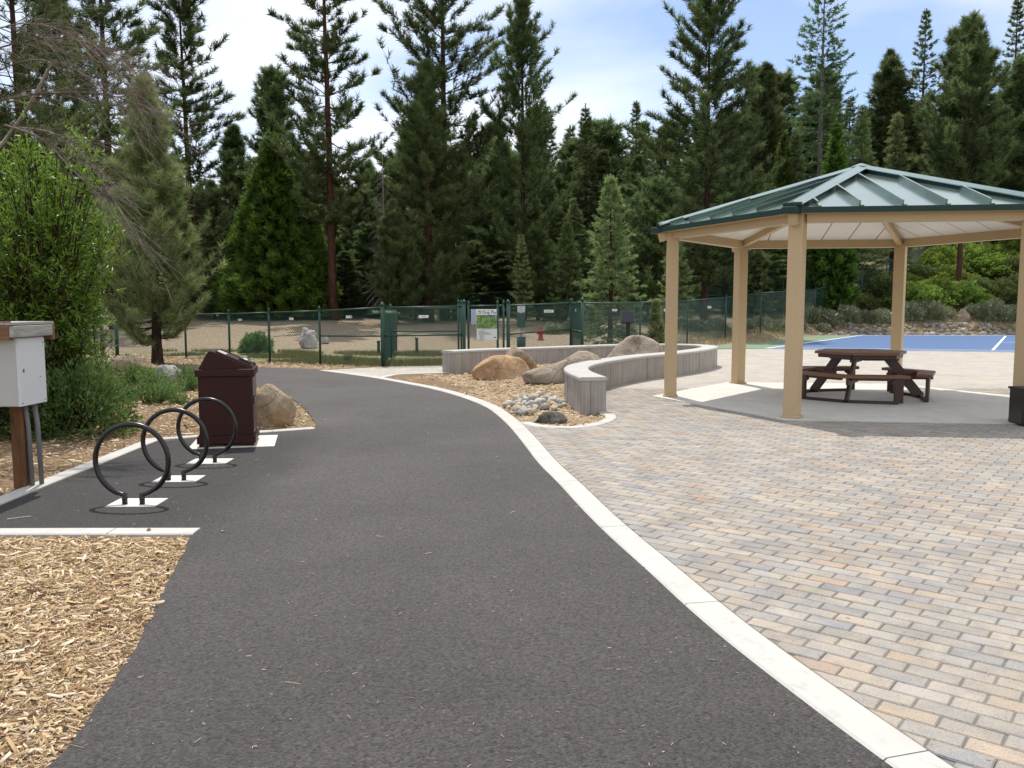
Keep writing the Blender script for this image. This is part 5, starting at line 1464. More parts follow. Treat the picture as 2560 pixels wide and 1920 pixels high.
# dense young pines
for i, (px, d, top, hw, kw, lb) in enumerate([
 (376, 21.8, 205, 128, dict(crown_base=0.10, dens=1.55, n_needle=15, nl=0.24, nw=0.0125, leaf=M['pine_young'], bark=M['bark'], r0=0.13, up=0.25), "pale green young pine with feathery needles in front of the fence"),
 (1068, 43, 152, 122, dict(crown_base=0.09, dens=1.35, n_needle=12, nl=0.36, nw=0.030, leaf=M['pine_mid'], bark=M['bark_red'], r0=0.26, up=0.15), "dense bushy pine at centre behind the dog park fence"),
 (985, 41, 510, 58, dict(crown_base=0.10, dens=1.5, n_needle=12, nl=0.28, nw=0.024, leaf=M['pine_mid'], r0=0.12, up=0.25), "small dense pine leaning against the big bushy pine at centre"),
 (1345, 44, 560, 58, dict(crown_base=0.06, dens=1.5, n_needle=12, nl=0.28, nw=0.024, leaf=M['pine_mid'], r0=0.1, up=0.2), "little rounded pine behind the fence left of the small fir"),
 (1642, 27.5, 760, 16, dict(crown_base=0.02, dens=1.6, n_needle=12, nl=0.16, nw=0.012, leaf=M['pine_young'], r0=0.03, up=0.4), "waist-high pine seedling behind the fence beside the lectern panel"),
]):
    loc, H = place(px, d, top)
    conifer(300 + i, H, half_w(hw, d) * 1.18, 'pine', label=lb, loc=loc, prof=bushy, name="young_pine", asym=0.25, **kw)
FIRS = [
 (2052, 56, -90, 112, 0.10, dict(dens=0.9, sparse=0.14, prof=lambda t: (1 - t) ** 0.55, n_needle=8, nl=0.26, nw=0.045, leaf=M['fir'], bark=M['bark_grey']), "tall ragged fir with drooping brown-tipped limbs above the pavilion roof"),
 (2302, 64, 25, 90, 0.05, dict(dens=1.0, n_needle=8, nl=0.26, nw=0.05), "pointed dark spire fir right of the drooping fir"),
 (2528, 64, -20, 90, 0.05, dict(dens=1.0, n_needle=8, nl=0.26, nw=0.05), "tall spire fir at the top right corner"),
 (1464, 56, 262, 78, 0.04, dict(dens=1.0, n_needle=8, nl=0.26, nw=0.045), "conical fir right of the candelabra pine"),
 (1590, 60, 255, 74, 0.06, dict(dens=0.95, n_needle=8, nl=0.26, nw=0.045, sparse=0.1), "narrow fir just left of the tall wide pine"),
 (1528, 30, 440, 88, 0.06, dict(dens=1.35, n_needle=9, nl=0.15, nw=0.026, leaf=M['fir_light'], r0=0.10), "small pale green fir standing behind the fence near the lectern panel"),
 (2150, 52, 265, 72, 0.02, dict(dens=1.0, n_needle=8, nl=0.26, nw=0.045, leaf=M['fir_light']), "light green fir directly above the pavilion apex"),
 (2235, 54, 285, 60, 0.02, dict(dens=1.0, n_needle=8, nl=0.26, nw=0.045, leaf=M['fir_light']), "second light green fir, right of the pavilion apex"),
 (1985, 50, 330, 58, 0.02, dict(dens=1.0, n_needle=8, nl=0.24, nw=0.042), "young fir just left of the pavilion apex"),
 (1305, 40, 590, 30, 0.03, dict(dens=1.0, n_needle=8, nl=0.14, nw=0.024, leaf=M['fir_light'], r0=0.05), "thin fir sapling in front of the candelabra pine's trunk"),
 (1420, 42, 560, 50, 0.02, dict(dens=1.0, n_needle=8, nl=0.20, nw=0.035), "dark young fir left of the small pale fir"),
 (2080, 53, 560, 85, 0.02, dict(dens=1.1, n_needle=8, nl=0.20, nw=0.036, leaf=M['fir']), "dark low fir seen under the pavilion roof"),
 (1690, 38, 590, 55, 0.02, dict(dens=1.1, n_needle=8, nl=0.18, nw=0.030, leaf=M['fir_light']), "pale young fir behind the nearest left pavilion post"),
 (1890, 46, 600, 50, 0.02, dict(dens=1.0, n_needle=8, nl=0.20, nw=0.036, leaf=M['fir_light']), "pale young fir framed under the pavilion's left side"),
]
for i, (px, d, top, hw, cb2, kw, lb) in enumerate(FIRS):
    loc, H = place(px, d, top)
    kw['nw'] *= 1.2; kw['n_needle'] += 1
    conifer(400 + i, H, half_w(hw, d) * 1.15, 'fir', cb2, label=lb, loc=loc, name="fir_tree", asym=0.15, group="firs in the forest", **kw)
loc, H = place(682, 44, 330)
cedar(31, H, half_w(122, 44), 24000, "bright green dense cedar behind the left fence", loc, lobes=((1.9, -0.4, H * 0.62, 1.5, 0.33), (-1.7, 0.4, H * 0.6, 1.5, 0.25)), sl=0.30, sw_=0.10)
loc, H = place(845, 47, 600)
cedar(32, H, half_w(42, 47), 5000, "small dark cedar at the foot of the red-trunked pine", loc, sl=0.17, sw_=0.06)
loc, H = place(2085, 48, 300)
cedar(33, H, half_w(62, 48), 8000, "yellow-green cedar standing behind the left slope of the pavilion roof", loc, sl=0.28, sw_=0.10)
loc, H = place(1955, 50, 330)
cedar(34, H, half_w(50, 50), 6000, "green cedar peeking over the left eave of the pavilion roof", loc, sl=0.28, sw_=0.10)

# background forest: copies of a few of these
def find(lbl): return [o for o in bpy.data.objects if o.get("label") == lbl][0]
src = [find(PINES[11][6]), find(PINES[10][6]), find(FIRS[3][6]), find(FIRS[1][6]), find(FIRS[6][6]), find(PINES[13][6]), find(PINES[12][6])]
srcH = [place(PINES[11][0], PINES[11][1], PINES[11][2])[1], place(PINES[10][0], PINES[10][1], PINES[10][2])[1], place(FIRS[3][0], FIRS[3][1], FIRS[3][2])[1], place(FIRS[1][0], FIRS[1][1], FIRS[1][2])[1], place(FIRS[6][0], FIRS[6][1], FIRS[6][2])[1], place(PINES[13][0], PINES[13][1], PINES[13][2])[1], place(PINES[12][0], PINES[12][1], PINES[12][2])[1]]
rb = random.Random(77)
skyline = [(-80, 300), (60, 310), (205, 350), (330, 340), (430, 370), (560, 390), (640, 380), (760, 400), (860, 460), (905, 440), (955, 400), (1060, 310), (1165, 290), (1290, 310), (1400, 285), (1445, 290), (1560, 280), (1690, 290), (1830, 230), (1945, 210), (2120, 210), (2265, 185), (2380, 190), (2490, 165), (2650, 110)]
def sky_at(px):
    for (a, ya), (b, yb) in zip(skyline, skyline[1:]):
        if a <= px <= b: return ya + (yb - ya) * (px - a) / (b - a)
    return 300
for row, (da, db, stp, lo, hi) in enumerate(((62, 76, 36, 0.80, 1.08), (52, 60, 58, 0.55, 0.9), (44, 51, 66, 0.28, 0.62))):
    px = -70.0
    while px < 2640:
        p_ = px + rb.uniform(-18, 18); px += stp
        if row >= 1 and p_ > 1960: continue
        d = rb.uniform(da, db); tpy = 765 - (765 - sky_at(min(2649, max(-79, p_)))) * rb.uniform(lo, hi)
        loc, H = place(p_, d, tpy)
        k = rb.randrange(len(src)); s = H / srcH[k]; w = max(s, 0.55) * rb.uniform(1.0, 1.4)
        copy_tree(src[k], loc, rb.uniform(0, 6.28), (w, w, s), "dark conifer in the forest background " + next(t_ for lim, t_ in ((640, "behind the willow and the young pine"), (1000, "behind the bright cedar and red-trunked pine"), (1400, "behind the dense bushy pine at centre"), (1900, "between the candelabra pine and the pavilion roof"), (9999, "above the pavilion roof")) if p_ < lim), "forest background conifers")

# grey dead snag
loc, H = place(958, 42, 385)
sn = thing("dead_snag", "grey leafless snag between the red-trunked pine and the bushy pine", "tree", loc)
rs_ = np.random.default_rng(3); S0, S1 = [], []
MB().tube([(0, 0, -0.1), (0.03, 0, H * 0.5), (0.0, 0, H)], [0.11, 0.06, 0.01], 8).build("trunk", M['bark_grey'], sn, True, local=True)
for k in range(110):
    z = H * rs_.uniform(0.12, 0.97); a = rs_.uniform(0, 6.28); L = 0.25 + 1.25 * (1 - z / H) * rs_.uniform(0.5, 1)
    p0 = np.array([0, 0, z]); p1 = p0 + np.array([math.cos(a) * L * 0.6, math.sin(a) * L * 0.6, -L * 0.25]); p2 = p1 + np.array([math.cos(a + 0.3) * L * 0.4, math.sin(a + 0.3) * L * 0.4, -L * 0.45])
    S0 += [p0, p1, p1]; S1 += [p1, p2, p1 + (p2 - p1) * 0.6 + rs_.normal(0, 0.1, 3)]
V, T = sticks(np.array(S0), np.array(S1), 0.014, 0.008); tag(tri_mesh("branches", V, T, M['bark_grey'], sn), kind="stuff")

# ---- willow at the left with its dead crown
rg = np.random.default_rng(12)
WL = (-5.6, 10.2, 0.03)
wl_ = thing("willow_shrub", "leafy bright green willow shrub behind the white cabinet", "shrub", WL)
stems = []
acc = Acc(); sS0, sS1, sR = [], [], []
for k in range(300):
    a = rg.uniform(0, 6.283); base = np.array([rg.normal(-0.1, 0.25), rg.normal(0, 0.2), 0.0])
    Ht = rg.uniform(0.9, 3.5); sp = rg.uniform(0.25, 1.12) * (0.55 + 0.45 * min(1, Ht / 2.2)) * (1.0 if Ht < 2.7 else 0.75)
    end = np.array([math.cos(a) * sp - 0.15, math.sin(a) * sp * 0.9, Ht])
    ctrl = np.array([math.cos(a) * sp * 0.35, math.sin(a) * sp * 0.35, Ht * 0.75])
    tt = np.linspace(0, 1, 9)[:, None]
    P = base * (1 - tt) ** 2 + ctrl * 2 * tt * (1 - tt) + end * tt ** 2
    for i in range(8): sS0.append(P[i]); sS1.append(P[i + 1]); sR.append(0.012 * (1 - i / 9) + 0.002)
    nl_ = 26; s_ = rg.uniform(0.30, 1.0, nl_) ** 0.8
    # short leafy side shoots
    for q_ in range(9):
        u_ = rg.uniform(0.16, 1.0) * 8; i = min(int(u_), 7); b0 = P[i] + (P[i + 1] - P[i]) * (u_ - i)
        dsh = unit((unit(P[i + 1] - P[i]) * 0.6 + rg.normal(0, 0.55, 3) + np.array([0, 0, 0.25]))[None])[0]; Ls = rg.uniform(0.15, 0.42)
        e0 = b0 + dsh * Ls; sS0.append(b0); sS1.append(e0); sR.append(0.003)
        m = 15; f = rg.uniform(0.1, 1.0, (m, 1)); Cc = b0 + (e0 - b0) * f
        Dd = dsh[None] * 0.8 + rg.normal(0, 0.55, (m, 3)) + np.array([[0, 0, 0.1]])
        V, T, tn = leaves(Cc, Dd, 0.085, 0.019, rg, np.clip(0.35 + 0.25 * (b0[2] - 1.2) + rg.uniform(-0.35, 0.4, m), 0, 1)); acc.add(V, T, tn)
V, T, tn = acc.get(); tag(tri_mesh("crown", V, T, M['willow'], wl_, tn), kind="stuff")
V, T = sticks(np.array(sS0), np.array(sS1), np.array(sR), np.array(sR) * 0.8); tag(tri_mesh("stems", V, T, M['bark'], wl_), kind="stuff")
# second, darker shrub mass under it
def shrub(name, label, loc, rx, ry, h, n, leaf, seed, ll=0.06, lw=0.03, group=None, cat="shrub", flowers=0, clump=1.6, up=0.35, lowcut=0.05):
    rg = np.random.default_rng(seed); root = thing(name, label, cat, loc, 0.0, group)
    u = rg.normal(size=(n, 3)); u = unit(u); u[:, 2] = np.abs(u[:, 2])
    nz = np.array([noise.noise(Vector(p * clump) + Vector((0, seed * 1.3, seed * 1.7))) for p in u]); nz2 = np.array([noise.noise(Vector(p * clump * 3.1) + Vector((seed * 2.3, 0, 1))) for p in u])
    r_ = (1 + 0.34 * nz + 0.22 * nz2) * (1 - 0.45 * rg.uniform(0, 1, n) ** 1.8)
    C = u * r_[:, None] * np.array([rx, ry, h]); C[:, 2] = np.maximum(C[:, 2], lowcut)
    D = u * 0.8 + np.array([[0, 0, up]]) + rg.normal(0, 0.45, (n, 3))
    V, T, tn = leaves(C, D, ll, lw, rg, np.clip(0.45 + 0.9 * nz2 + 0.3 * (C[:, 2] / h - 0.5) + rg.uniform(-0.25, 0.25, n), 0, 1))
    tag(tri_mesh("crown", V, T, leaf, root, tn), kind="stuff")
    k = 18; a = rg.uniform(0, 6.28, k); e = np.stack([np.cos(a) * rx * 0.6, np.sin(a) * ry * 0.6, h * rg.uniform(0.4, 0.8, k)], 1)
    V, T = sticks(np.zeros((k, 3)), e, max(0.006, h * 0.015), 0.004); tag(tri_mesh("stems", V, T, M['bark'], root), kind="stuff")
    if flowers:
        m = flowers; uu = unit(rg.normal(size=(m, 3))); uu[:, 2] = np.abs(uu[:, 2]); Cf = uu * np.array([rx, ry, h]) * 1.08 + np.array([0, 0, 0.05])
        V, T, tn = leaves(np.repeat(Cf, 4, 0), rg.normal(size=(m * 4, 3)) * np.array([1, 1, 0.2]), 0.07, 0.06, rg); tag(tri_mesh("flowers", V, T, M['flower'], root, tn), kind="stuff")
    return root
shrub("willow_undergrowth", "dark leafy undergrowth at the foot of the willow", (-6.0, 10.1, 0.0), 0.95, 0.9, 1.4, 9000, M['manzanita_dark'], 5, 0.075, 0.02)
shrub("willow_undergrowth", "shaded leafy thicket at the left edge behind the cabinet", (-7.4, 12.6, 0.03), 1.5, 1.0, 2.9, 11000, M['manzanita_dark'], 6, 0.085, 0.022)

shrub("willow_undergrowth", "low leafy growth right at the willow's base beside the weeds", (-5.15, 9.75, -0.02), 0.75, 0.6, 0.85, 6500, M['weed'], 7, 0.075, 0.02)
shrub("willow_undergrowth", "dark low growth between the cabinet and the willow's stems", (-5.95, 9.35, -0.02), 0.7, 0.5, 0.8, 6000, M['manzanita_dark'], 8, 0.075, 0.02)
# dead branches arching over from the left
dw = thing("dead_willow_branches", "bare grey tangle of dead branches arching in from the upper left", "branches", (-6.2, 9.8, 0.0))
dO = np.array([-6.2, 9.8, 0.0]); S0, S1, R0, R1 = [], [], [], []
rd = np.random.default_rng(8)
def limb(pts, r0, r1):
    pts = [np.array(p) for p in pts]; n = len(pts)
    for i in range(n - 1):
        S0.append(pts[i]); S1.append(pts[i + 1]); R0.append(r0 + (r1 - r0) * i / n); R1.append(r0 + (r1 - r0) * (i + 1) / n)
def curve_px(px_pts, d0, d1, n=14):
    k = len(px_pts); ctl = [np.array(at_depth(p[0] * 1.1573, p[1] * 1.1573, d0 + (d1 - d0) * i / (k - 1))) for i, p in enumerate(px_pts)]
    out = []
    for i in range(k - 1):
        p0, p1, p2, p3 = ctl[max(i - 1, 0)], ctl[i], ctl[i + 1], ctl[min(i + 2, k - 1)]
        for q_ in range(n // (k - 1) + 2):
            t = q_ / (n // (k - 1) + 2); out.append(0.5 * (2 * p1 + (p2 - p0) * t + (2 * p0 - 5 * p1 + 4 * p2 - p3) * t * t + (3 * p1 - p0 - 3 * p2 + p3) * t ** 3))
    out.append(ctl[-1]); return out
limbs = [([(-90, 420), (-10, 330), (55, 240), (110, 140)], 0.055, 0.02, 9.6, 9.9),
         ([(-60, 120), (40, 92), (130, 82), (220, 105), (300, 165)], 0.02, 0.004, 9.6, 9.2),
         ([(-60, 230), (60, 205), (150, 200), (240, 205), (330, 250)], 0.022, 0.004, 9.7, 9.3),
         ([(10, 270), (90, 300), (150, 360), (220, 430), (290, 520)], 0.026, 0.004, 9.4, 9.0),
         ([(40, 275), (120, 290), (190, 350), (250, 440), (320, 555)], 0.018, 0.003, 9.5, 9.0),
         ([(-40, 170), (60, 130), (160, 150), (250, 220), (310, 320)], 0.018, 0.003, 9.8, 9.4),
         ([(0, 60), (60, 50), (140, 70), (230, 140), (320, 230)], 0.014, 0.003, 9.9, 9.5)]
for pts, r0_, r1_, d0_, d1_ in limbs:
    P = curve_px(pts, d0_, d1_); limb(P, r0_ * 0.7, r1_ * 0.8)
    if r0_ > 0.05: continue
    for k in range(80 if r0_ not in (0.026, 0.018) else 44):
        i = int(rd.uniform(1, len(P) - 2)); b0 = P[i]; tg = unit((P[i + 1] - P[i])[None])[0]
        L = rd.uniform(0.25, 0.95); dirn = unit((tg * rd.uniform(0.5, 1.2) + np.array([0.35, 0, 0.0]) + rd.normal(0, 0.28, 3) + np.array([0, 0, rd.uniform(-0.35, 0.35)]))[None])[0]
        q0 = b0
        for j in range(5):
            q1 = q0 + dirn * L / 5; S0.append(q0); S1.append(q1); R0.append(0.0034 * (1 - j / 6)); R1.append(0.0034 * (1 - (j + 1) / 6))
            if j in (1, 2, 3) and rd.random() < 0.55:
                dd = unit((dirn + rd.normal(0, 0.4, 3))[None])[0]; S0.append(q1); S1.append(q1 + dd * L * 0.35); R0.append(0.0026); R1.append(0.0016)
            dirn = unit((dirn + np.array([0.02, 0, -0.10]) + rd.normal(0, 0.08, 3))[None])[0]; q0 = q1
V, T = sticks(np.array(S0) - dO, np.array(S1) - dO, np.array(R0), np.array(R1))
tri_mesh("bare_branches", V, T, M['twig'], dw)
MB().tube([(-7.2, 9.9, -0.1), (-6.6, 9.8, 1.2), np.array(curve_px(limbs[0][0], 9.6, 9.9))[0]], [0.12, 0.09, 0.055], 10).build("trunk", M['bark_grey'], dw, True)

# ---- weeds between willow and mulch
def weed(seed, label, loc, h, n, spread, leaf=M['weed'], ll=0.05, lw=0.016, name="weed_plant", group="weeds along the left mulch"):
    rg = np.random.default_rng(seed); root = thing(name, label, "plant", loc, 0.0, group); S0, S1 = [], []; acc = Acc()
    for k in range(n):
        a = rg.uniform(0, 6.28); sp = spread * rg.uniform(0.2, 1); hh = h * rg.uniform(0.45, 1.0)
        b0 = np.array([math.cos(a) * sp * 0.3, math.sin(a) * sp * 0.3, -0.02]); e0 = np.array([math.cos(a) * sp, math.sin(a) * sp, hh])
        S0.append(b0); S1.append(e0); m = 12; f = rg.uniform(0.2, 1, (m, 1)); 
        V, T, tn = leaves(b0 + (e0 - b0) * f, rg.normal(0, 0.7, (m, 3)) + np.array([[math.cos(a) * 0.4, math.sin(a) * 0.4, 0.35]]), ll, lw, rg, np.clip(0.25 + 0.5 * f[:, 0] + rg.uniform(-0.2, 0.3, m), 0, 1)); acc.add(V, T, tn)
    V, T, tn = acc.get(); tag(tri_mesh("leaves", V, T, leaf, root, tn), kind="stuff")
    V, T = sticks(np.array(S0), np.array(S1), 0.003, 0.0015); tag(tri_mesh("stems", V, T, leaf, root), kind="stuff")
    return root
wp = [weed(70 + i, "leafy green weed in the patch along the left mulch", (0, 0, 0), h, n, s) for i, (h, n, s) in enumerate(((0.34, 70, 0.30), (0.26, 60, 0.34), (0.42, 60, 0.24)))]
rw = random.Random(9); placed = False; cnt = 0
weed_px = [(118, 1010), (160, 1002), (205, 1015), (250, 1000), (300, 1012), (345, 1000), (385, 1012), (405, 992), (150, 965), (215, 968), (275, 960), (330, 962), (385, 965), (440, 978), (480, 975), (470, 952), (452, 1010), (300, 985), (190, 985), (255, 940), (130, 940), (350, 945), (240, 985), (365, 985), (420, 1000), (95, 985), (320, 1000), (275, 1012)]
for i, (px, py) in enumerate(weed_px):
    x, y = G(px, py); s = rw.uniform(0.75, 1.25); z = 0.0 + lift(x, y) - 0.03
    if i < 3: o = wp[i]; o.location = (x, y, z); o.scale = (s, s, s)
    else: copy_tree(wp[i % 3], (x, y, z), rw.uniform(0, 6), s)
x, y = G(178, 1030); weed(90, "small yellow-green rosette plant on the mulch by the cabinet", (x, y, -0.01), 0.10, 26, 0.13, M['manzanita'], 0.07, 0.02, "rosette_plant", None)
_p = at_depth(640, 835, 27); shrub("green_shrub", "round bright green shrub inside the dog park behind the bin", (_p.x, 27, terrain(_p.x, 27)), 0.52, 0.45, 0.72, 5000, M['weed'], 41, 0.07, 0.03)
_p = at_depth(858, 890, 22.4); weed(91, "blue-green grass tuft at the foot of the fence", (_p.x, 23.0, terrain(_p.x, 23)), 0.30, 60, 0.14, M['sage'], 0.12, 0.008, "grass_tuft", None)
# tall grass at the willow's foot
def blades(name, label, pts, h, w, leaf, seed, cat="grass", kind="stuff"):
    rg = np.random.default_rng(seed); P = np.array(pts); n = len(P); hh = h * rg.uniform(0.5, 1.2, n)
    D = np.stack([rg.normal(0, 0.32, n), rg.normal(0, 0.32, n), np.ones(n)], 1); D = unit(D); s = unit(np.stack([rg.normal(size=n), rg.normal(size=n), np.zeros(n)], 1))
    V = np.stack([P - s * w / 2, P + s * w / 2, P + D * hh[:, None]], 1).reshape(-1, 3); T = np.arange(3 * n).reshape(-1, 3)
    o = tri_mesh(name, V, T, leaf, None, np.repeat(rg.uniform(0, 1, n), 3)); return tag(o, label, cat, None, kind)
rg = np.random.default_rng(21)
pts = []
while len(pts) < 6500:
    px, py = rg.uniform(70, 500), rg.uniform(915, 1012)
    x, y = G(px, py)
    if py > 1000 - 0.10 * abs(px - 250) or noise.noise(Vector((x * 1.1, y * 0.8, 2))) < -0.12: continue
    if inside((x, y), path_poly): continue
    pts.append((x, y, -0.03 + lift(x, y)))
blades("wild_grass", "green wild grass under the willow and young pine", pts, 0.24, 0.008, M['grass'], 1)
pts = []
while len(pts) < 30000:
    x, y = rg.uniform(-12, 4.5), rg.uniform(21.4, 29)
    if noise.noise(Vector((x * 0.5, y * 0.5, 8))) < -0.1 + (y - 24) * 0.06: continue
    fx = -9.7 + (24.8 - y) * 1.65
    if y < 24.8 and x < fx: continue
    pts.append((x, y, terrain(x, y)))
blades("park_grass", "thin dry grass just inside the dog park fence", pts, 0.13, 0.018, M['grass'], 2)
pts = []
while len(pts) < 5000:
    x, y = rg.uniform(4, 20), rg.uniform(22, 46)
    c = 7 + (y - 30) * 0.67
    if abs(x - c + 2.2) > 2.0 + rg.normal(0, 0.5): continue
    if inside((x, y), plaza_poly) or inside((x, y), court_g) or inside((x, y), court_b): continue
    pts.append((x, y, terrain(x, y)))
blades("verge_grass", "dry grass along the fence beside the court", pts, 0.28, 0.02, M['drygrass'], 3)

# ---- hillside right: manzanita, sage, riprap
mz = [shrub("manzanita_shrub", "bright green manzanita shrub on the slope above the court", (0, 0, -50), 1.35, 1.15, 1.2, 7000, M['manzanita'], 51, 0.13, 0.075, "manzanita on the slope"),
      shrub("manzanita_shrub", "dark green shrub on the slope above the court", (0, 0, -50), 1.35, 1.15, 1.2, 6500, M['manzanita_dark'], 52, 0.13, 0.075, "manzanita on the slope", clump=2.2)]
hill = [(2290, 48.8, 0, 1.25), (2330, 50, 0, 1.35), (2395, 49.5, 0, 1.3), (2440, 50.5, 1, 1.2), (2500, 50, 1, 1.3), (2560, 50.5, 1, 1.4), (2260, 52, 0, 1.2), (2310, 54, 1, 1.2), (2370, 53.5, 0, 1.3), (2345, 57, 0, 1.3), (2420, 57.5, 0, 1.4), (2490, 56, 0, 1.35), (2540, 55, 1, 1.3), (2590, 57, 0, 1.4), (2460, 60, 0, 1.3), (2540, 61, 0, 1.5), (2390, 61.5, 1, 1.3), (2090, 52, 0, 1.1), (2050, 51, 1, 1.2), (2130, 53.5, 1, 1.25), (2180, 52.5, 0, 1.1), (2200, 50.5, 1, 1.1), (2010, 52, 1, 1.3), (1950, 51, 1, 1.2), (1880, 50.5, 1, 1.1), (1690, 50, 0, 0.9), (1600, 50, 0, 0.8), (1640, 51, 1, 0.9), (1470, 48.5, 0, 0.8), (1430, 49, 0, 0.75), (905, 49.5, 0, 0.5), (935, 49, 0, 0.45), (885, 48.5, 0, 0.5), (1270, 49, 0, 0.5), (1300, 48.5, 1, 0.5), (1385, 49, 0, 0.6), (1330, 49, 0, 0.55), (2150, 49.0, 1, 0.9), (2240, 49.5, 1, 0.85)]
rm = random.Random(4); first = [True, True]
def where(px): return next(t_ for lim, t_ in ((1480, "behind the dog park's back fence"), (1860, "behind the fence left of the nearest left pavilion post"), (2215, "seen between the front and back right pavilion posts"), (9999, "on the slope right of the back right pavilion post")) if px < lim)
for px, d, k, s in hill:
    p = at_depth(px, 720, d); loc = (p.x, d, terrain(p.x, d) - 0.05)
    if first[k]: o = mz[k]; o.location = loc; o.scale = (s, s, s * 0.9); first[k] = False
    else: o = copy_tree(mz[k], loc, rm.uniform(0, 6), (s, s, s * rm.uniform(0.75, 1.0)))
    o["label"] = ("bright green manzanita shrub ", "dark green shrub ")[k] + where(px)
sg = [shrub("sagebrush", "grey-green sagebrush above the rocks at the court's far edge", (0, 0, -50), 0.75, 0.7, 0.75, 4200, M['sage'], 53, 0.12, 0.022, "sagebrush along the slope", up=0.9, flowers=10)]
sage_px = [(1985, 44.2, 0.9), (2030, 45.8, 1.0), (2075, 45.6, 0.9), (2120, 46.4, 0.95), (2165, 46.6, 0.8), (2205, 46.2, 0.85), (2270, 46.8, 1.0), (2320, 47.0, 1.1), (2360, 47.2, 0.8), (2440, 47.2, 1.0), (2480, 46.8, 1.1), (2525, 47.0, 1.15), (2570, 46.8, 1.0), (2000, 47.5, 1.0), (2100, 48.2, 0.8), (2060, 44.6, 0.6), (1940, 42.0, 0.9), (1900, 43.0, 0.8), (1860, 41, 0.7), (1565, 34, 0.6), (1480, 35, 0.6), (1440, 37, 0.7), (1385, 36, 0.6), (1745, 38, 0.7), (1790, 39.5, 0.8)]
for i, (px, d, s) in enumerate(sage_px):
    p = at_depth(px, 790, d); loc = (p.x, d, terrain(p.x, d) - 0.03)
    if i == 0: o = sg[0]; o.location = loc; o.scale = (s, s, s)
    else: o = copy_tree(sg[0], loc, rm.uniform(0, 6), (s * 1.1, s * 1.1, s * rm.uniform(0.8, 1.2)))
    o["label"] = "grey-green sagebrush clump " + where(px)
# riprap stones at the foot of the slope: the largest as stones of their own
rr2 = random.Random(15); sp = []
protos = []
for k in range(6):
    protos.append(rock("riprap_stone", "angular stone in the rock band along the court's far edge", "stone", (0, 0, -50), (2, 1.7, 1.3), [M['rock_grey'], M['rock_tan'], M['rock_brown'], M['rock_white'], M['rock_grey'], M['rock_brown']][k], 140 + k, "riprap stones by the court", rough=0.22, planes=7, sub=2, flat=0.5))
used = set(); cnt = 0; tries = 0
while cnt < 230 and tries < 9000:
    tries += 1
    px = rr2.uniform(1990, 2580); d = rr2.uniform(43.9, 45.9)
    p = at_depth(px, 810, d); r_ = rr2.uniform(0.08, 0.20)
    if px < 2085: d -= 0.6
    if any(math.hypot(p.x - q_[0], d - q_[1]) < (r_ + q_[2]) * 0.75 for q_ in sp): continue
    if inside((p.x, d), court_g): continue
    sp.append((p.x, d, r_)); k = cnt % 6
    if k not in used: o = protos[k]; used.add(k)
    else: o = protos[k].copy(); link(o)
    o.location = (p.x, d, terrain(p.x, d) - 0.02); o.scale = (r_, r_, r_); o.rotation_euler = (rr2.uniform(-0.4, 0.4), rr2.uniform(-0.4, 0.4), rr2.uniform(0, 6.28)); cnt += 1
pts = []
for _ in range(5200):
    px, d = rg.uniform(1980, 2600), rg.uniform(44.2, 49.5); p = at_depth(px, 800, d); pts.append((p.x, d, terrain(p.x, d)))
blades("slope_grass", "dry grass between the rocks and sagebrush above the court", pts, 0.34, 0.022, M['drygrass'], 4)

# ---- wood chips: loose pieces over the mulch
def chips(name, label, region, n, size, seed, zf, dens_mask=None, big=0.04):
    rg = np.random.default_rng(seed); xs_, ys_ = [], []
    (xa, xb), (ya, yb), test = region
    out = []
    while len(out) < n:
        for x, y in rg.uniform((xa, ya), (xb, yb), (2000, 2)):
            if test(x, y): out.append((x, y))
            if len(out) >= n: break
    P = np.array(out); Z = np.array([zf(x, y) for x, y in out])
    L = size * rg.lognormal(0, 0.55, n); bigm = rg.random(n) < big; L[bigm] *= 2.2; L = np.clip(L, size * 0.25, size * 6)
    Wd = np.clip(L * rg.uniform(0.07, 0.30, n), 0.0018, 0.018 if size > 0.01 else 0.01); Tk = np.clip(Wd * rg.uniform(0.3, 0.8, n), 0.0015, 0.010)
    az = rg.uniform(0, 6.283, n); pt = rg.normal(0, 0.22, n)
    dx = np.stack([np.cos(az) * np.cos(pt), np.sin(az) * np.cos(pt), np.sin(pt)], 1); dy = np.stack([-np.sin(az), np.cos(az), rg.normal(0, 0.35, n)], 1); dy = unit(dy); dz = np.cross(dx, dy)
    C = np.stack([P[:, 0], P[:, 1], Z + Tk * 0.4 + np.abs(np.sin(pt)) * L * 0.4 + rg.uniform(0, 0.008, n)], 1)
    def q(a, b, c): return C + dx * (a * L / 2)[:, None] + dy * (b * Wd / 2)[:, None] + dz * (c * Tk)[:, None]
    one = np.ones(n); tp_ = rg.uniform(0.5, 1.0, n)
    V = np.stack([q(-one, -one, 0 * one), q(one, -tp_, 0 * one), q(one * 0.95, tp_, 0 * one), q(-one * 0.9, one, 0 * one), q(-one, -0.6 * one, one), q(one * 0.97, 0.2 * tp_, one)], 1)
    base = np.array([[0, 1, 5], [0, 5, 4], [4, 5, 2], [4, 2, 3], [0, 4, 3], [1, 2, 5]])
    T = (np.arange(n)[:, None, None] * 6 + base[None]).reshape(-1, 3)
    tn = np.clip(rg.beta(1.3, 1.3, n), 0, 1)
    o = tri_mesh(name, V.reshape(-1, 3), T, M['chip'], None, np.repeat(tn, 6)); return tag(o, label, "mulch", None, "stuff")
def lz(x, y): return -0.014 + 0.006 * noise.noise(Vector((x * 0.9, y * 0.9, 0))) + lift(x, y)
fpoly = fe + [(-3.0, fe[-1][1]), (-4.3, 5.37), (-2.06, 5.38)]
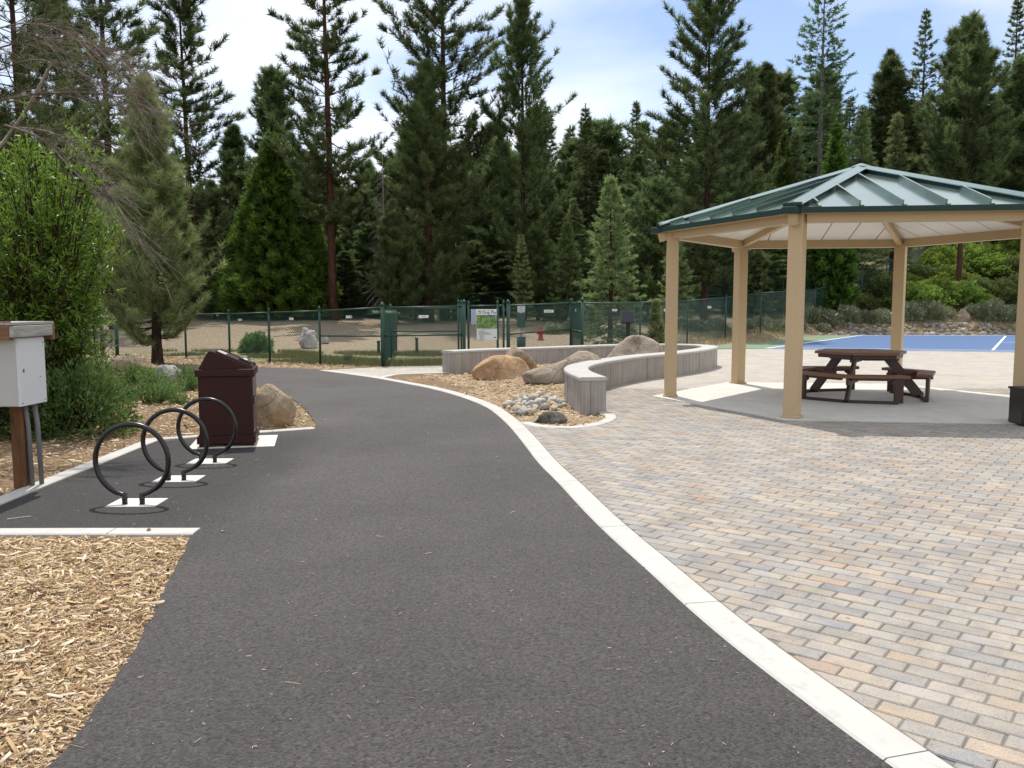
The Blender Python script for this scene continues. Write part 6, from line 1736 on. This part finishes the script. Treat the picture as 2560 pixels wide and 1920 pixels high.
chips("wood_chips", "loose tan wood chips in the front left corner by the path", ((-4.2, -0.9), (1.9, 5.37), lambda x, y: inside((x, y), fpoly) and x > -0.66 * y - 0.5), 52000, 0.0145, 1, lambda x, y: lz(x, y))
bp = [(BAY_X - 0.14, 5.6), (ck[0] - 0.16, ck[1] + 0.12), G(793, 1062)] + near_left[::-1][:26] + [(-9, 15.5), (-8.6, 12), (-4.6, 5.6)]
chips("wood_chips", "loose wood chips behind the bike racks and around the bin's boulder", ((-9, -1.5), (5.5, 16), lambda x, y: inside((x, y), bp) and not inside((x, y), path_poly)), 15000, 0.032, 2, lambda x, y: lz(x, y))
chips("wood_chips", "loose wood chips in the planter bed around the boulders", ((-2.4, 5), (10.5, 21.5), lambda x, y: inside((x, y), bed_poly) and (y < 17.5 or x < 2)), 13000, 0.034, 3, bed_z)
pts_f = [G(800, 921), (-3.2, 20.9), (-5.1, 21.9), (-9.7, 24.6), (-14, 27.5), (-14, 25), G(463, 911), G(648, 917)]
chips("wood_chips", "strip of wood chips between the far path edge and the fence", ((-14, -3), (19.5, 28), lambda x, y: inside((x, y), pts_f)), 7000, 0.05, 4, lambda x, y: -0.03)
# pine cones, a twig and a leaf on the asphalt
def crumb(name, label, px, py, size, m, cat):
    x, y = G(px, py); o = rock(name, label, cat, (x, y, 0.0), size, m, int(px), rough=0.2, planes=3, sub=2, rz=px); return o
crumb("pebble", "small tan pebble on the front bay kerb", 372, 1331, (0.035, 0.025, 0.02), M['rock_tan'], "pebble").location.z = 0.012
crumb("pebble", "small dark pebble on the asphalt near the front bay kerb's end", 556, 1331, (0.025, 0.02, 0.014), M['rock_grey'], "pebble")
x, y = G(1766, 1650)
V, T, tn = leaves(np.array([[0, 0, 0.004]]), np.array([[1.0, -0.2, 0.02]]), 0.045, 0.012, np.random.default_rng(1), np.array([1.0]))
lf = tri_mesh("fallen_leaf", V, T, M['chip'], None, tn); lf.location = (x, y, 0.002); tag(lf, "dry curled leaf on the asphalt near the long kerb", "leaf")
x, y = G(18, 1300); x2, y2 = G(78, 1292)
V, T = sticks(np.array([[0, 0, 0.006]]), np.array([[x2 - x, y2 - y, 0.006]]), 0.003, 0.002)
tw = tri_mesh("fallen_twig", V, T, M['chip'], None, np.full(len(V), 0.8)); tw.location = (x, y, 0); tag(tw, "dry twig on the dark asphalt at the left edge", "twig")

# ---- scattered needles, grit and chips blown on to the paving
rg = np.random.default_rng(33); n = 900
P = []
while len(P) < n:
    y = 2.2 + 14 * rg.uniform() ** 1.6; x = rg.uniform(-0.62 * y, 0.62 * y)
    if inside((x, y), path_poly) or (inside((x, y), plaza_poly) and rg.uniform() < 0.4): P.append((x, y, 0.004))
P = np.array(P); a = rg.uniform(0, 6.28, n); L = rg.uniform(0.004, 0.022, n) * np.where(rg.random(n) < 0.12, 3.0, 1.0)
E_ = P + np.stack([np.cos(a) * L, np.sin(a) * L, np.zeros(n)], 1)
V, T = sticks(P, E_, 0.0016, 0.0012); o = tri_mesh("path_litter", V, T, M['chip'], None, np.repeat(rg.uniform(0.1, 1, n), 6)); tag(o, "tiny needles and chips scattered over the paving", "litter", None, "stuff")

# ---- far ridge with a distant wood
rg = np.random.default_rng(5); rv, rf = [], []
rx = np.linspace(-420, 520, 60); nr_ = len(rx)
def ridge(x): return 26 + 9 * noise.noise(Vector((x * 0.006, 1.3, 0))) + 6 * noise.noise(Vector((x * 0.02, 4.3, 0)))
for j, (yy, f) in enumerate(((170, 0.0), (230, 0.45), (300, 1.0), (420, 0.8), (600, 0.0))):
    for x in rx: rv.append((x, yy, 3.5 + ridge(x) * f))
for j in range(4):
    for i in range(nr_ - 1): rf.append((j * nr_ + i, j * nr_ + i + 1, (j + 1) * nr_ + i + 1, (j + 1) * nr_ + i))
q = MB(); q.v = rv; q.f = rf; tag(q.build("far_ridge", simple("far_forest_floor", (0.03, 0.045, 0.028), 0.95, 0.4, 0.05, coord="World"), smooth_=True), kind="structure")
N = 5000; x = rg.uniform(-200, 260, N); f = rg.uniform(0.1, 1.0, N); y = 190 + f * 110; z = np.array([3.5 + ridge(a) * min(1, (b * 1.0)) for a, b in zip(x, f)]) - 2
hh = rg.uniform(5, 10, N); rr3 = hh * 0.2
Vv = np.empty((N, 10, 3)); k5 = np.arange(5)
for k in range(5):
    Vv[:, k] = np.stack([x + rr3 * math.cos(1.2566 * k), y + rr3 * math.sin(1.2566 * k), z + 1], 1); Vv[:, 5 + k] = np.stack([x + rr3 * 0.45 * math.cos(1.2566 * k + 0.6), y + rr3 * 0.45 * math.sin(1.2566 * k + 0.6), z + hh * 0.55], 1)
tipv = np.stack([x, y, z + hh], 1); Vall = np.concatenate([Vv.reshape(-1, 3), tipv]); T = []
for k in range(5):
    k2 = (k + 1) % 5; b_ = np.arange(N) * 10
    T += [np.stack([b_ + k, b_ + k2, b_ + 5 + k], 1), np.stack([b_ + k2, b_ + 5 + k2, b_ + 5 + k], 1), np.stack([b_ + 5 + k, b_ + 5 + k2, N * 10 + np.arange(N)], 1)]
o = tri_mesh("distant_wood", Vall, np.concatenate(T), M['fir'], None, rg.uniform(0, 0.6, len(Vall))); tag(o, "distant wooded ridge beyond the forest", "wood", None, "stuff")
